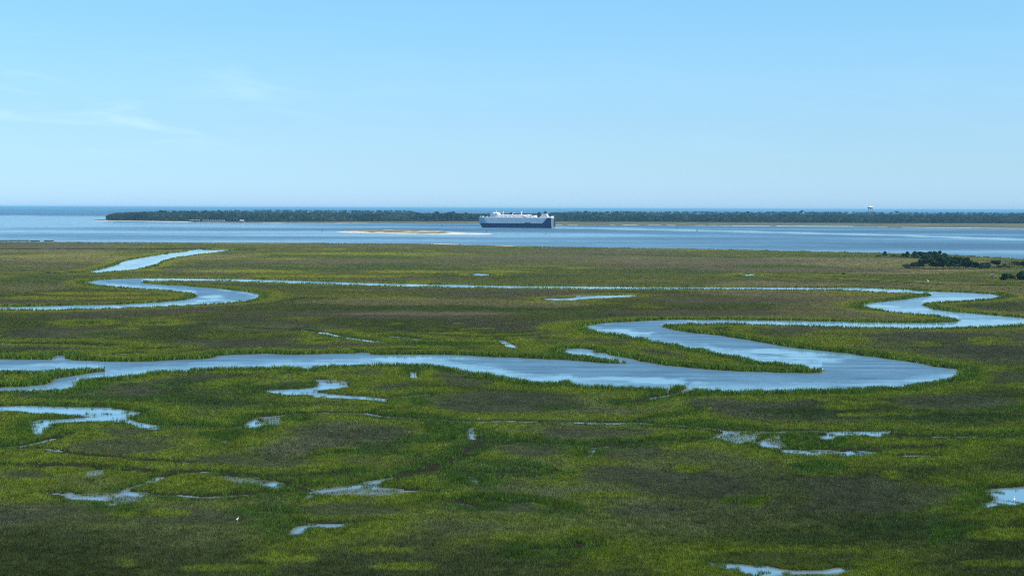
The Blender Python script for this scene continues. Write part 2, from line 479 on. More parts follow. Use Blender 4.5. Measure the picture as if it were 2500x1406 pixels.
POOLS = [
    [(206, 664), (250, 656), (286, 645.6), (302, 637), (336, 631), (384, 623), (422, 617), (456, 614.5), (461, 611),
     (480, 609.8), (566, 611), (540, 613), (492, 618), (456, 623.5), (420, 629), (394, 637), (382, 644), (355, 651),
     (331, 656), (288, 660), (240, 663.6)],
    [(-30, 991), (0, 991), (64, 990.6), (128, 991), (192, 993), (272, 994), (288, 997.6), (320, 1003), (349, 1006),
     (336, 1010), (317, 1013.6), (320, 1023), (339, 1029.6), (384, 1036.6), (410, 1040), (384, 1042), (333, 1033),
     (314, 1027), (272, 1021.6), (243, 1021), (192, 1024), (154, 1024), (128, 1029.6), (122, 1039), (112, 1047),
     (90, 1057), (80, 1055), (77, 1041), (70, 1031), (96, 1025), (176, 1021), (237, 1018), (242, 1012), (224, 1007),
     (160, 1005), (74, 1001), (58, 997), (0, 995), (-30, 995)],
    [(592, 1042.4), (602, 1031), (621, 1020), (634, 1018), (630, 1026), (643, 1031), (643, 1039), (627, 1044.6),
     (602, 1045.6)],
    [(641.6, 952.8), (712, 949.6), (763, 946), (779, 935), (766, 925.6), (798, 927), (801.6, 935), (821, 935),
     (843, 933.6), (846, 943), (824, 946), (808, 945), (782, 951), (770, 957.6), (811, 962), (888, 966.6), (945.6, 973),
     (939, 979), (904, 975), (837, 969.8), (773, 967.8), (770, 961), (741, 959), (721.6, 964), (696, 962), (664, 957.6)],
    [(697, 911), (705, 909), (710, 914), (700, 917)], [(594, 934), (602, 933), (603, 942), (596, 943)],
    [(1000, 906), (1013, 911), (1016, 917.6), (1009.6, 923), (1005, 921), (1002.6, 913)],
    [(1217, 831), (1222, 829), (1236, 833), (1240, 838), (1255, 842), (1265, 846), (1255, 849), (1238, 843), (1228, 839)],
    [(774, 832), (784, 831), (788, 834), (778, 835.5)],
    [(1102, 1027), (1131, 1028), (1131, 1031), (1110, 1031)],
    [(1141, 1055), (1150, 1044), (1158, 1043), (1158, 1055), (1155, 1069.6), (1141, 1066)],
    [(1729.7, 1072.6), (1758, 1061.5), (1771, 1052), (1802.6, 1052), (1809, 1056.7), (1777, 1058), (1771, 1066),
     (1758, 1071)],
    [(1780, 1077), (1818.5, 1080), (1815, 1086), (1787, 1083)],
    [(1852, 1077), (1879, 1063), (1895, 1059), (1912.6, 1061), (1908, 1067), (1885, 1075), (1879, 1085), (1898, 1088.5),
     (1904.7, 1096), (1971, 1099.5), (1990, 1096), (2003, 1098), (2003, 1110.7), (1981, 1110.7), (1965, 1106),
     (1911, 1102.7), (1898, 1093), (1857, 1091.6), (1851, 1083.7)],
    [(2041, 1104), (2085, 1101), (2136, 1103), (2117, 1107), (2085, 1110.7), (2054, 1111.6)],
    [(1996.6, 1069.4), (2003, 1063), (2028, 1058), (1984, 1054.5), (2028, 1052.4), (2085, 1053), (2133, 1051.6),
     (2174, 1052.2), (2165, 1056.7), (2149, 1066), (2130, 1066), (2111, 1062), (2060, 1063), (2038, 1068),
     (2034.7, 1074), (2006, 1072.6)],
    [(2399, 1204), (2421.6, 1193), (2466, 1190), (2500, 1187), (2560, 1190), (2580, 1215), (2500, 1228), (2482, 1229.6),
     (2434, 1231), (2402.6, 1236), (2396, 1238.5), (2402.6, 1229.6), (2421.6, 1223), (2418.5, 1213.7), (2402.6, 1209)],
    [(1739, 1375), (1787, 1375.5), (1800, 1376), (1863, 1378.7), (1904.7, 1388), (1943, 1392), (2003, 1391),
     (2073, 1383), (2076, 1388), (2022, 1395), (1936, 1397), (1905, 1399), (1898, 1406), (1880, 1412), (1860, 1405),
     (1816, 1394.5), (1787, 1386.6), (1749, 1378.6)],
    [(704, 1294.5), (730, 1284), (761.7, 1280), (842.6, 1279), (848, 1283), (773, 1285), (756, 1289), (730, 1299),
     (715.5, 1301)],
    [(735.7, 1205), (761.7, 1198), (808, 1192), (888.8, 1180), (894.5, 1174.7), (914.8, 1171), (961, 1164), (972.5, 1166),
     (920.5, 1177.6), (920.5, 1190.6), (906, 1187.7), (888.8, 1183), (808, 1197.8), (770, 1202), (766, 1213.7), (744, 1215)],
    [(638.5, 1187), (658, 1176), (672, 1174), (689, 1178.6), (689, 1188.4), (666.5, 1188.4)],
    [(154, 1208), (168, 1201), (176.4, 1204), (182, 1211), (238, 1211), (260.5, 1207), (288.5, 1202), (302.5, 1192.6),
     (325, 1187), (361, 1174), (381, 1164.6), (395, 1164.6), (386.5, 1171.6), (350, 1181), (327.6, 1190), (319, 1198),
     (358.5, 1204), (353, 1208), (308, 1205), (280, 1212), (266, 1219), (280, 1227.6), (297, 1233), (294, 1240),
     (269, 1237.4), (257.6, 1229), (246.4, 1219), (196, 1218), (168, 1217), (155.4, 1215)],
    [(538, 1079), (545, 1075), (554, 1074), (552, 1080), (541, 1083)],
    [(1143, 1162), (1150, 1164), (1160, 1174), (1170, 1184), (1163, 1186), (1150, 1174)],
    [(1434.7, 1118), (1441, 1099.5), (1452, 1096), (1444, 1115)],
    [(1340, 1258), (1345, 1255), (1352, 1256), (1350, 1259)],
    [(1587, 972.7), (1600, 970), (1612, 970), (1596, 974)],
    [(1323, 730.5), (1345, 728), (1370, 728.5), (1400, 726.5), (1425, 723.5), (1470, 721), (1510, 720), (1552, 722),
     (1510, 724), (1470, 726.5), (1440, 728), (1410, 731.5), (1380, 733), (1340, 732.5)],
    [(1148, 669), (1165, 667.5), (1190, 669), (1198, 672.5), (1175, 673.5), (1158, 672)],
    [(1797, 673.5), (1812, 671.3), (1840, 669), (1850, 670.5), (1825, 673.5)],
    [(1748, 803), (1760, 802), (1769, 805.5), (1758, 808)],
    [(204, 789), (212, 787.5), (222, 789), (214, 791.5)], [(380, 788), (390, 788), (400, 790.5), (386, 791.5)],
    [(242, 815), (254, 814), (258, 816.5), (246, 817.5)],
]
# drowned grass: water shows between thin blades
FLOOD = [[(770, 1190), (915, 1188), (1040, 1197), (960, 1212), (770, 1214)],
         [(549, 1163), (620, 1167), (690, 1174), (640, 1188), (580, 1180)],
         [(266, 1205), (350, 1206), (360, 1216), (300, 1232), (268, 1222)], [(640, 1018), (690, 1022), (680, 1040), (640, 1040)],
         [(205, 1148), (235, 1150), (230, 1160), (208, 1160)], [(800, 926), (850, 930), (830, 948), (780, 955)],
         [(660, 955), (760, 948), (780, 966), (700, 968)], [(1760, 1060), (1860, 1058), (1850, 1082), (1780, 1080)],
         [(1880, 1068), (1912, 1066), (1905, 1092), (1880, 1088)], [(2000, 1100), (2050, 1100), (2045, 1112), (2000, 1112)],
         [(2440, 1205), (2500, 1200), (2500, 1230), (2430, 1230)], [(950, 820), (1025, 828), (1020, 831), (950, 824)],
         [(160, 1205), (260, 1208), (250, 1220), (160, 1218)], [(1400, 722), (1555, 719), (1555, 725), (1400, 732)]]
# narrow tidal ditches: (points, half width in metres)
DITCHES = [
    ([(206, 664), (120, 667), (0, 668.5), (-120, 669)], 3.0), ([(-100, 609), (0, 608.5), (240, 607.5), (456, 608), (600, 610)], 8.0),
    ([(410, 1041), (470, 1044), (560, 1046), (595, 1043)], 0.7),
    ([(792, 812), (824, 821.6), (862, 828), (901, 833), (930, 836)], 1.6),
    ([(600, 801), (728, 805.6), (792, 812)], 1.0), ([(955, 821.6), (1019, 828), (1060, 831)], 1.0),
    ([(640, 1020), (712, 1012), (792, 1009), (888, 1012), (984, 1020), (1099, 1028), (1160, 1029.6), (1272, 1029), (1400, 1032),
      (1500, 1034), (1580, 1035), (1660, 1038), (1739, 1047), (1790, 1052), (1900, 1055), (1990, 1052)], 0.7),
    ([(2174, 1053), (2196, 1067), (2307, 1069), (2400, 1067), (2520, 1064)], 0.7),
    ([(174, 1060), (123, 1076), (56, 1090), (-60, 1093)], 0.55),
    ([(0, 1095), (84, 1096), (126, 1100), (196, 1110), (280, 1118), (364, 1124), (442, 1131)], 0.6),
    ([(-60, 1132), (168, 1138), (238, 1142), (364, 1152), (504, 1152), (560, 1160), (640, 1164), (715, 1166), (837, 1157)], 0.6),
    ([(972, 1165), (1033, 1151), (1091, 1131), (1136, 1114), (1134, 1097), (1177, 1082), (1295, 1082), (1447, 1096), (1517, 1087),
      (1644, 1077), (1730, 1071)], 0.55),
    ([(1033, 1152), (1149, 1155), (1200, 1157), (1327, 1159)], 0.5),
    ([(680, 1286), (742, 1279), (842, 1279)], 0.4), ([(1308, 1344), (1390, 1342), (1419, 1334)], 0.5),
    ([(616, 1255), (666, 1257)], 0.4), ([(2165, 1114), (2276, 1112)], 0.5), ([(2003, 1102), (2117, 1097), (2292, 1092)], 0.6),
    ([(945, 972), (1000, 968), (1038, 964)], 0.6), ([(-60, 838), (0, 839), (192, 840), (272, 844)], 1.0),
    ([(342, 852), (416, 850)], 0.9), ([(288, 865), (336, 863)], 0.9), ([(872, 856), (914, 855), (1010, 853.6)], 0.9),
    ([(1900, 677), (2044, 683), (2164, 688), (2308, 696), (2540, 698)], 1.6),
    ([(1663, 960), (1600, 972), (1540, 985)], 0.6),
    ([(640, 1205), (735, 1203)], 0.5), ([(353, 1206), (400, 1212), (470, 1216), (560, 1212), (660, 1204)], 0.5),
    ([(920, 1191), (1000, 1195), (1060, 1198)], 0.4), ([(1050, 1225), (1180, 1240)], 0.01),
    ([(395, 1166), (440, 1156), (500, 1152)], 0.4), ([(110, 1208), (160, 1212)], 0.4),
    ([(692, 1182), (735, 1194), (760, 1200)], 0.4), ([(1158, 1068), (1178, 1080)], 0.5),
]
# vegetation patches: (u, v, ru, rv, kind); kinds b grey-brown, y yellow-green, g green, p pale straw, k dark green
PATCH = [
    (170, 815, 170, 12, 'b'), (700, 800, 130, 13, 'b'), (560, 838, 150, 11, 'b'), (208, 964, 170, 14, 'b'), (320, 948, 90, 12, 'b'),
    (460, 920, 70, 9, 'b'), (1112, 919, 60, 12, 'b'), (1160, 938, 60, 9, 'b'), (1208, 985, 190, 22, 'b'), (300, 1056, 70, 10, 'b'),
    (280, 1096, 130, 17, 'b'), (600, 1128, 150, 14, 'b'), (70, 1159, 70, 10, 'b'), (150, 1262, 220, 26, 'b'), (470, 1268, 160, 18, 'b'),
    (917, 1066, 110, 15, 'b'), (780, 1056, 80, 16, 'b'), (640, 1140, 70, 10, 'b'), (1739, 988, 60, 14, 'b'), (1850, 995, 90, 10, 'b'),
    (1454, 1058, 140, 14, 'b'), (1295, 1103, 80, 18, 'b'), (1549, 1109, 90, 18, 'b'), (1517, 1163, 120, 20, 'b'), (1690, 1185, 140, 34, 'b'),
    (2054, 1182, 140, 15, 'b'), (2149, 1212, 190, 22, 'b'), (2339, 985, 150, 20, 'b'), (1997, 807, 130, 8, 'b'), (2263, 824, 150, 12, 'b'),
    (2384, 862, 120, 18, 'b'), (2456, 925, 70, 14, 'b'), (1470, 833, 90, 5, 'b'), (1348, 819, 60, 5, 'b'), (1663, 854, 45, 5, 'b'),
    (1800, 735, 200, 8, 'b'), (1700, 640, 300, 8, 'b'), (1300, 630, 260, 6, 'b'), (800, 640, 200, 6, 'b'), (120, 605, 140, 6, 'b'),
    (950, 770, 300, 10, 'b'), (1700, 765, 200, 8, 'b'), (1250, 1240, 160, 16, 'b'), (850, 1252, 130, 16, 'b'), (1560, 1250, 100, 14, 'b'),
    (2130, 1240, 200, 18, 'b'), (1950, 1370, 200, 14, 'b'), (1000, 600, 500, 3, 'b'), (1900, 660, 200, 5, 'b'), (520, 662, 120, 6, 'b'),
    (28, 1074, 100, 10, 'y'), (196, 1066, 70, 7, 'y'), (154, 1152, 55, 13, 'y'), (420, 1174, 85, 11, 'y'), (532, 1188, 90, 10, 'y'),
    (294, 1256, 40, 10, 'y'), (392, 1256, 55, 8, 'y'), (762, 1222, 45, 9, 'y'), (845, 1222, 28, 10, 'y'), (1056, 1222, 42, 8, 'y'),
    (1195, 1230, 32, 5, 'y'), (1248, 1065, 60, 7, 'y'), (1422, 1106, 32, 15, 'y'), (1695, 1147, 40, 8, 'y'), (1340, 1232, 40, 11, 'y'),
    (1390, 1236, 32, 10, 'y'), (1485, 1214, 90, 7, 'y'), (1422, 1302, 30, 6, 'y'), (1279, 1325, 45, 6, 'y'), (1895, 970, 110, 11, 'y'),
    (2070, 995, 70, 9, 'y'), (2276, 1138, 45, 8, 'y'), (2165, 1169, 30, 10, 'y'), (2450, 1316, 80, 14, 'y'), (2434, 1388, 90, 8, 'y'),
    (2117, 1077, 140, 5, 'y'), (2384, 925, 60, 9, 'y'), (952, 932, 45, 7, 'y'), (1042, 916, 30, 11, 'y'), (946, 900, 55, 5, 'y'),
    (1256, 948, 60, 7, 'y'), (1150, 908, 90, 7, 'y'), (60, 1180, 90, 8, 'y'), (700, 1372, 100, 12, 'y'), (930, 1352, 90, 8, 'y'),
    (1620, 1370, 60, 5, 'y'), (560, 1395, 120, 8, 'y'), (1000, 1395, 80, 8, 'y'), (1180, 1210, 60, 6, 'y'), (1260, 1215, 60, 7, 'y'),
    (240, 718, 130, 4, 'y'), (330, 728, 120, 3, 'y'), (120, 730, 120, 4, 'y'), (700, 632, 60, 2, 'y'), (600, 663, 150, 3, 'y'),
    (1000, 665, 120, 3, 'y'), (800, 676, 200, 3, 'y'), (1400, 800, 90, 10, 'y'), (1450, 820, 120, 6, 'y'), (1760, 880, 120, 8, 'y'),
    (1560, 850, 70, 6, 'y'), (2250, 776, 60, 4, 'y'), (2100, 720, 120, 4, 'y'), (2050, 815, 80, 5, 'y'), (2420, 835, 60, 8, 'y'),
    (120, 925, 110, 8, 'y'), (380, 915, 90, 7, 'y'), (2200, 668, 150, 2, 'p'), (2330, 662, 150, 2.5, 'p'), (1990, 835, 140, 12, 'y'),
    (1091, 1050, 60, 24, 'g'), (1040, 1075, 80, 12, 'g'), (1000, 1100, 140, 18, 'k'), (1990, 1147, 70, 16, 'g'), (720, 1020, 40, 14, 'g'),
    (1130, 1170, 50, 14, 'g'), (1000, 1180, 70, 10, 'k'), (560, 1090, 90, 12, 'k'), (540, 1065, 60, 8, 'g'), (620, 1052, 50, 8, 'g'),
    (1370, 995, 60, 8, 'k'), (1240, 1030, 180, 6, 'k'), (1690, 1045, 90, 6, 'k'), (1540, 1022, 90, 6, 'k'), (2300, 1055, 100, 8, 'k'),
    (2400, 1270, 150, 40, 'k'), (2200, 1300, 160, 30, 'k'), (1900, 1330, 160, 24, 'k'), (2380, 745, 110, 10, 'k'), (1200, 675, 160, 5, 'k'),
    (480, 945, 120, 16, 'k'), (560, 985, 200, 16, 'k'), (950, 990, 120, 14, 'k'), (300, 975, 200, 6, 'g'), (1980, 1010, 150, 14, 'k'),
    (2300, 1020, 200, 14, 'k'), (560, 795, 90, 5, 'k'), (420, 798, 80, 5, 'k'), (960, 836, 70, 6, 'k'), (1100, 843, 160, 6, 'g'),
    (1000, 738, 260, 9, 'p'), (1300, 745, 140, 7, 'p'), (1120, 1275, 42, 5, 'p'), (85, 1250, 30, 3, 'p'), (1040, 768, 200, 4, 'p'),
    (1560, 1012, 30, 2, 'p'), (1800, 610, 300, 2, 'y'), (2200, 625, 300, 3, 'g'), (1450, 606, 200, 1.5, 'g'), (900, 620, 250, 2, 'y'),
]

# ------------------------------------------------------------------ raster of the marsh in photograph pixels
RU0, RV0, RDU, RDV = -560.0, 582.0, 4.0, 2.0
NU, NV = 906, 500
gu = RU0 + RDU * np.arange(NU); gv = RV0 + RDV * np.arange(NV)
GU, GV = np.meshgrid(gu, gv)
GX, GY = px2w(GU, GV)
CAP = 40.0


def seg_dist(px, py, ax, ay, bx, by):
    dx, dy = bx - ax, by - ay
    t = np.clip(((px - ax) * dx + (py - ay) * dy) / (dx * dx + dy * dy + 1e-9), 0, 1)
    return np.hypot(px - ax - t * dx, py - ay - t * dy)


def pip(pu, pv, poly):
    ins = np.zeros(pu.shape, bool)
    n = len(poly)
    for i in range(n):
        (x1, y1), (x2, y2) = poly[i], poly[(i + 1) % n]
        if y1 == y2:
            continue
        c = ((y1 > pv) != (y2 > pv)) & (pu < (x2 - x1) * (pv - y1) / (y2 - y1) + x1)
        ins ^= c
    return ins


def window(us, vs):
    v0, v1 = min(vs), max(vs); u0, u1 = min(us), max(us)
    k = max(v1 - V0 + 4, 8.0)
    mu = CAP * k / H + 6
    mv_lo = CAP * (v0 - V0 + 4) ** 2 / (H * F) + 4
    mv_hi = CAP * k ** 2 / (H * F) * 1.6 + 6
    i0 = int(max(0, (u0 - mu - RU0) // RDU)); i1 = int(min(NU, (u1 + mu - RU0) // RDU + 2))
    j0 = int(max(0, (v0 - mv_lo - RV0) // RDV)); j1 = int(min(NV, (v1 + mv_hi - RV0) // RDV + 2))
    return slice(j0, max(j0 + 1, j1)), slice(i0, max(i0 + 1, i1))


def densify(pts, closed, step):
    out = []
    n = len(pts)
    for i in range(n if closed else n - 1):
        a, b = pts[i], pts[(i + 1) % n]
        k = max(1, int(math.hypot(b[0] - a[0], (b[1] - a[1]) * 3) / step))
        for j in range(k):
            t = j / k
            out.append((a[0] + (b[0] - a[0]) * t, a[1] + (b[1] - a[1]) * t))
    if not closed:
        out.append(pts[-1])
    return out


def near_shift(poly, h):
    """the bank on the viewer's side is seen by its grass tops: move its waterline down to where it stands"""
    n = len(poly)
    area = sum(poly[i][0] * poly[(i + 1) % n][1] - poly[(i + 1) % n][0] * poly[i][1] for i in range(n))
    sgn = 1.0 if area > 0 else -1.0
    out = []
    for i in range(n):
        a, b = poly[i - 1], poly[(i + 1) % n]
        dx, dy = b[0] - a[0], b[1] - a[1]
        L = math.hypot(dx, dy * 2.5) + 1e-6
        ny = -dx / L * sgn           # outward normal's downward share
        u, v = poly[i]
        sh = max(0.0, ny) * h / H * (v - V0)
        out.append((u, v + sh))
    return out


def poly_sdf(poly):
    us, vs = [p[0] for p in poly], [p[1] for p in poly]
    win = window(us, vs)
    wx, wy = px2w(np.array(us), np.array(vs))
    X, Y = GX[win], GY[win]
    d = np.full(X.shape, CAP)
    n = len(poly)
    for i in range(n):
        j = (i + 1) % n
        d = np.minimum(d, seg_dist(X, Y, wx[i], wy[i], wx[j], wy[j]))
    ins = pip(GU[win], GV[win], poly)
    return win, np.where(ins, -d, d)


SDF = np.full(GU.shape, CAP)
w, s = poly_sdf(near_shift(BAY, 0.0)); SDF[w] = np.minimum(SDF[w], s)
BAYMASK = SDF < 0
BANKA = SDF.copy()
for k, p in enumerate([MAIN] + POOLS):
    ar_ = abs(sum(p[i - 1][0] * p[i][1] - p[i][0] * p[i - 1][1] for i in range(len(p)))) / 2
    w, s = poly_sdf(near_shift(p, 1.0 if k < 3 else (0.42 if ar_ > 260 else 0.12))); SDF[w] = np.minimum(SDF[w], s)
    if k < 2:
        BANKA[w] = np.minimum(BANKA[w], s)
BIG = SDF.copy()
BANK = np.minimum(BANKA, np.where(BAYMASK, CAP, BANKA))
DIT = np.full(GU.shape, CAP)
WET = np.full(GU.shape, CAP)
for kd, (pts, hw) in enumerate(DITCHES):
    us, vs = [p[0] for p in pts], [p[1] for p in pts]
    w = window(us, vs)
    wx, wy = px2w(np.array(us), np.array(vs))
    wob = (fbm(GX[w] / 9, GY[w] / 9, 3, 71) - 0.5)
    d = np.full(GX[w].shape, CAP)
    for i in range(len(pts) - 1):
        d = np.minimum(d, seg_dist(GX[w] + wob * 3.5, GY[w] + wob * 3.5, wx[i], wy[i], wx[i + 1], wy[i + 1]))
    DIT[w] = np.minimum(DIT[w], d - (hw * 1.1 + (1.3 * np.clip(GY[w] / 350, 0.8, 2.5) if kd not in (3, 4, 5) else 0.6)))  # widened so the dark mud floor stands in for the shaded far bank
    if kd in (2, 3, 6):
        WET[w] = np.minimum(WET[w], d - hw)
# little winding drains
dn = fbm(GX / 60 + 17, GY / 60, 3, 621)
dg = np.hypot(fbm((GX + 1.5) / 60 + 17, GY / 60, 3, 621) - dn, fbm(GX / 60 + 17, (GY + 1.5) / 60, 3, 621) - dn) / 1.5
dm_ = sstep(0.42, 0.54, fbm(GX / 80, GY / 80 + 4, 2, 623))
DIT = np.minimum(DIT, np.where((GV > 790) & (BIG > 2) & (dg > 0.016), np.abs(dn - 0.5) / np.maximum(dg, 0.022) - 0.6 * dm_ + 2.0 * (1 - dm_), CAP))
# ragged edges
rag = (fbm(GX / 7.0, GY / 7.0, 4, 5) - 0.5) * 3.4 + (fbm(GX / 1.9, GY / 1.9, 2, 9) - 0.5) * 1.1
SDF = np.where(SDF < CAP - 0.1, SDF + rag * sstep(0, 4, np.abs(SDF) + 2.0), SDF)
pond = np.zeros(GU.shape)
FLD = np.full(GU.shape, CAP)
for p in FLOOD:
    w, s = poly_sdf(p); FLD[w] = np.minimum(FLD[w], s)
FLDW = sstep(2.0, -1.5, FLD + (fbm(GX / 4, GY / 4, 3, 44) - 0.5) * 6)
SDFD = np.minimum(SDF, DIT)

# vegetation colours
PN = fbm(GX / 6.0, GY / 8.0, 4, 33)
PW = {k: np.zeros(GU.shape) for k in 'bygpk'}
wu = (fbm(GX / 30, GY / 30, 3, 31) - 0.5) * 60 ; wv = (fbm(GX / 25, GY / 40, 3, 37) - 0.5) * 16
for (pu, pv, ru, rv, kd) in PATCH:
    j0 = int(max(0, (pv - 3 * rv - 12 - RV0) // RDV)); j1 = int(min(NV, (pv + 3 * rv + 12 - RV0) // RDV + 1))
    i0 = int(max(0, (pu - 3 * ru - 40 - RU0) // RDU)); i1 = int(min(NU, (pu + 3 * ru + 40 - RU0) // RDU + 1))
    w = (slice(j0, j1), slice(i0, i1))
    kk = np.clip((GV[w] - 560) / 400, 0.15, 1)
    q = ((GU[w] + wu[w] - pu) / ru) ** 2 + ((GV[w] + wv[w] * kk * min(1, rv / 8) - pv) / rv) ** 2
    PW[kd][w] = np.maximum(PW[kd][w], sstep(1.55, 0.55, q + 1.0 * (PN[w] - 0.5)))

fw = sstep(500, 900, GY)
n1 = fbm(GX / 60 + 3, GY / 80, 5, 101) * (1 - fw) + fbm(GX / 150 + 3, GY / 75, 5, 103) * fw
n2 = fbm(GX / 45 + 9, GY / 60, 5, 131) * (1 - fw) + fbm(GX / 120 + 9, GY / 50, 5, 133) * fw
n3 = fbm(GX / 22, GY / 26, 4, 151) * (1 - fw) + fbm(GX / 75, GY / 34, 5, 153) * fw
n4 = fbm(GX / 160, GY / 260, 3, 171)
C = dict(o=(0.080, 0.106, 0.028), b=(0.092, 0.099, 0.056), y=(0.164, 0.202, 0.022), g=(0.062, 0.118, 0.018),
         p=(0.23, 0.22, 0.115), k=(0.060, 0.094, 0.028), h=(0.100, 0.165, 0.022), d=(0.056, 0.076, 0.018))
C = {k: np.array(v) for k, v in C.items()}
COLR = np.zeros(GU.shape + (3,)) + C['o']


def lay(wgt, key, amt=1.0):
    global COLR
    ww = np.clip(wgt * amt, 0, 1)[..., None]
    COLR = COLR * (1 - ww) + C[key] * ww


lay(sstep(0.50, 0.62, n1), 'b', 0.9)
lay(sstep(0.54, 0.66, n2), 'k', 0.75)
lay(sstep(0.57, 0.68, n3) * sstep(0.62, 0.4, n1), 'y', 0.55)
lay(sstep(0.60, 0.72, n4), 'p', 0.35)
lay(PW['b'], 'b', 0.92); lay(PW['k'], 'k', 0.85); lay(PW['y'], 'y', 0.9); lay(PW['p'], 'p', 0.45)
edge = np.minimum(np.minimum(BANK, BIG + 3.5), DIT + 4.0) + (n3 - 0.5) * 12
lay(sstep(1225, 1330, GV + (n2 - 0.5) * 200) * (1 - PW['y']), 'd', 0.75)  # dark olive grass zone, also carrying the dim foreground vignette in its colour
lay(sstep(20, 10, edge) * (1 - PW['b'] * 0.8) * sstep(0.30, 0.50, n2 * 0.5 + n3 * 0.5 + 0.05) * (1 - 0.35 * fw), 'y', 0.88)
interior = sstep(16, 34, edge) * sstep(900, 500, GY) * (1 - PW['y'])
COLR = COLR * (1 - 0.17 * interior)[..., None]
lay(sstep(9, 3, edge), 'g', 0.85)
lay(sstep(7, 3, BANK + (n3 - 0.5) * 5), 'h', 0.8)
lay(PW['g'], 'g', 0.85)
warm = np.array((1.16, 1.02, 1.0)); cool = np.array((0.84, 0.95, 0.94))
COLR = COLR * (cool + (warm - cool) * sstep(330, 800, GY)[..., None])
COLR = COLR * (0.82 + 0.36 * fbm(GX / 5, GY / 5, 3, 211))[..., None]
HGT = 0.30 + 0.24 * n2 + 0.12 * PW['y'] + 0.15 * PW['g'] + (0.62 * sstep(6, 2.5, BANK + (n3 - 0.5) * 4) + 0.24 * sstep(7, 3, edge)) * (1.0 + 0.5 * (fbm(GX / 3.5, GY / 3.5, 2, 305) - 0.5)) \
    - 0.15 * PW['b']
HGT = HGT * (0.75 + 0.5 * fbm(GX / 2.6, GY / 2.6, 2, 307))


def sample(A, u, v):
    fi = np.clip((u - RU0) / RDU, 0, NU - 1.001); fj = np.clip((v - RV0) / RDV, 0, NV - 1.001)
    i = fi.astype(int); j = fj.astype(int); a = fi - i; b = fj - j
    if A.ndim == 3:
        a = a[:, None]; b = b[:, None]
    return (A[j, i] * (1 - a) + A[j, i + 1] * a) * (1 - b) + (A[j + 1, i] * (1 - a) + A[j + 1, i + 1] * a) * b


# ------------------------------------------------------------------ marsh ground sheet
gz = np.clip(0.40 * np.tanh(SDFD / 2.0), -0.40, 0.40)
gz = np.where((np.minimum(SDF, WET) > 0) & (DIT < 1.5), np.maximum(gz, 0.05), gz)
gz = np.where((DIT < -0.9) & (fbm(GX / 14, GY / 14, 2, 633) > 0.55), np.minimum(gz, -0.03), gz)
gz = np.where(FLDW > 0.4, np.minimum(gz, -0.04), gz)
verts = np.stack([GX, GY, gz], -1).reshape(-1, 3)
idx = np.arange(NU * NV).reshape(NV, NU)
quads = np.stack([idx[1:, :-1], idx[1:, 1:], idx[:-1, 1:], idx[:-1, :-1]], -1).reshape(-1, 4)
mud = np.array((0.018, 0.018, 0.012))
gc = COLR * (0.42 + 0.38 * sstep(400, 1200, GY))[..., None]  # thatch colour, darkened near by to deepen the shade between blades
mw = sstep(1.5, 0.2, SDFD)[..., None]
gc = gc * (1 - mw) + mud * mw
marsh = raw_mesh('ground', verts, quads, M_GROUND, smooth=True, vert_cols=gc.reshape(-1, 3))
tag(marsh, 'flat muddy marsh ground under the grass, cut by creeks', 'ground', kind='structure')

# ------------------------------------------------------------------ marsh grass: blades over the whole flat
rng = np.random.default_rng(7)


def scatter(n, u0, u1, v0, v1):
    u = rng.uniform(u0, u1, n); v = rng.uniform(v0, v1, n)
    return u, v


parts = []
for (n, u0, u1, v0, v1) in ((1500000, -40, 2540, 587, 1470), (330000, -430, -40, 587, 1470), (330000, 2540, 2930, 587, 1470),
                            (330000, -40, 2540, 587, 760), (900000, -40, 2540, 780, 1440)):
    parts.append(scatter(n, u0, u1, v0, v1))
bu = np.concatenate([p[0] for p in parts]); bv = np.concatenate([p[1] for p in parts])
sd = sample(SDFD, bu, bv); fl = sample(FLDW, bu, bv)
keep = (sd > 0.12) & ((fl < 0.5) | (rng.random(len(bu)) < 0.45))
# a few blades stand in the shallow rim
keep |= (sd > -0.6) & (sd <= 0.12) & (rng.random(len(bu)) < 0.10)
# sparse stems and tussocks stand in the small pools
bx0, by0 = px2w(bu, bv)
keep |= (sd <= 0.12) & (sd > -3.5) & (bv > 700) & (sample(BANK, bu, bv) > 2.5) & (np.where(by0 > 560, vnoise(bx0 / 5.5, by0 / 9.0, 703) + 0.10, vnoise(bx0 / 1.7, by0 / 1.7, 701)) > 0.60 + 0.07 * np.clip(-sd, 0, 3.5)) & (rng.random(len(bu)) < 0.55)
bu, bv, fl = bu[keep], bv[keep], fl[keep]
bx, by = px2w(bu, bv)
dist = np.hypot(bx, by)
pix = dist / 1365.0
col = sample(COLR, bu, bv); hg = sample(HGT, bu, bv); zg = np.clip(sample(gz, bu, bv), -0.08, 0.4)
n = len(bu)
hs = 0.9 * 2.0 ** np.round(np.log2(np.maximum(1.0, 2.7 * pix)) + rng.uniform(-0.5, 0.5, n))
hcl = vnoise(bx / hs + 9, by / hs, 617)
hg = hg * (0.72 + 0.56 * hcl) * rng.uniform(0.7, 1.2, n) * (1 - 0.35 * fl)
wid = np.maximum(0.075, pix * rng.uniform(0.42, 0.80, n))
wid = wid * (1 + 0.6 * sstep(6, 2, sample(BANK, bu, bv)))
th = rng.uniform(0, 2 * math.pi, n)
lean = rng.uniform(0.15, 0.80, n) * hg
la = rng.uniform(0, 2 * math.pi, n)
dx, dy = np.cos(th) * wid / 2, np.sin(th) * wid / 2
bz = zg - 0.03
V = np.empty((n, 3, 3), np.float32)
V[:, 0] = np.stack([bx - dx, by - dy, bz], -1)
V[:, 1] = np.stack([bx + dx, by + dy, bz], -1)
V[:, 2] = np.stack([bx + np.cos(la) * lean + 0.10 * hg, by + np.sin(la) * lean, bz + hg], -1)
cs = 0.75 * 2.0 ** np.round(np.log2(np.maximum(1.0, 2.7 * pix)) + rng.uniform(-0.5, 0.5, n))
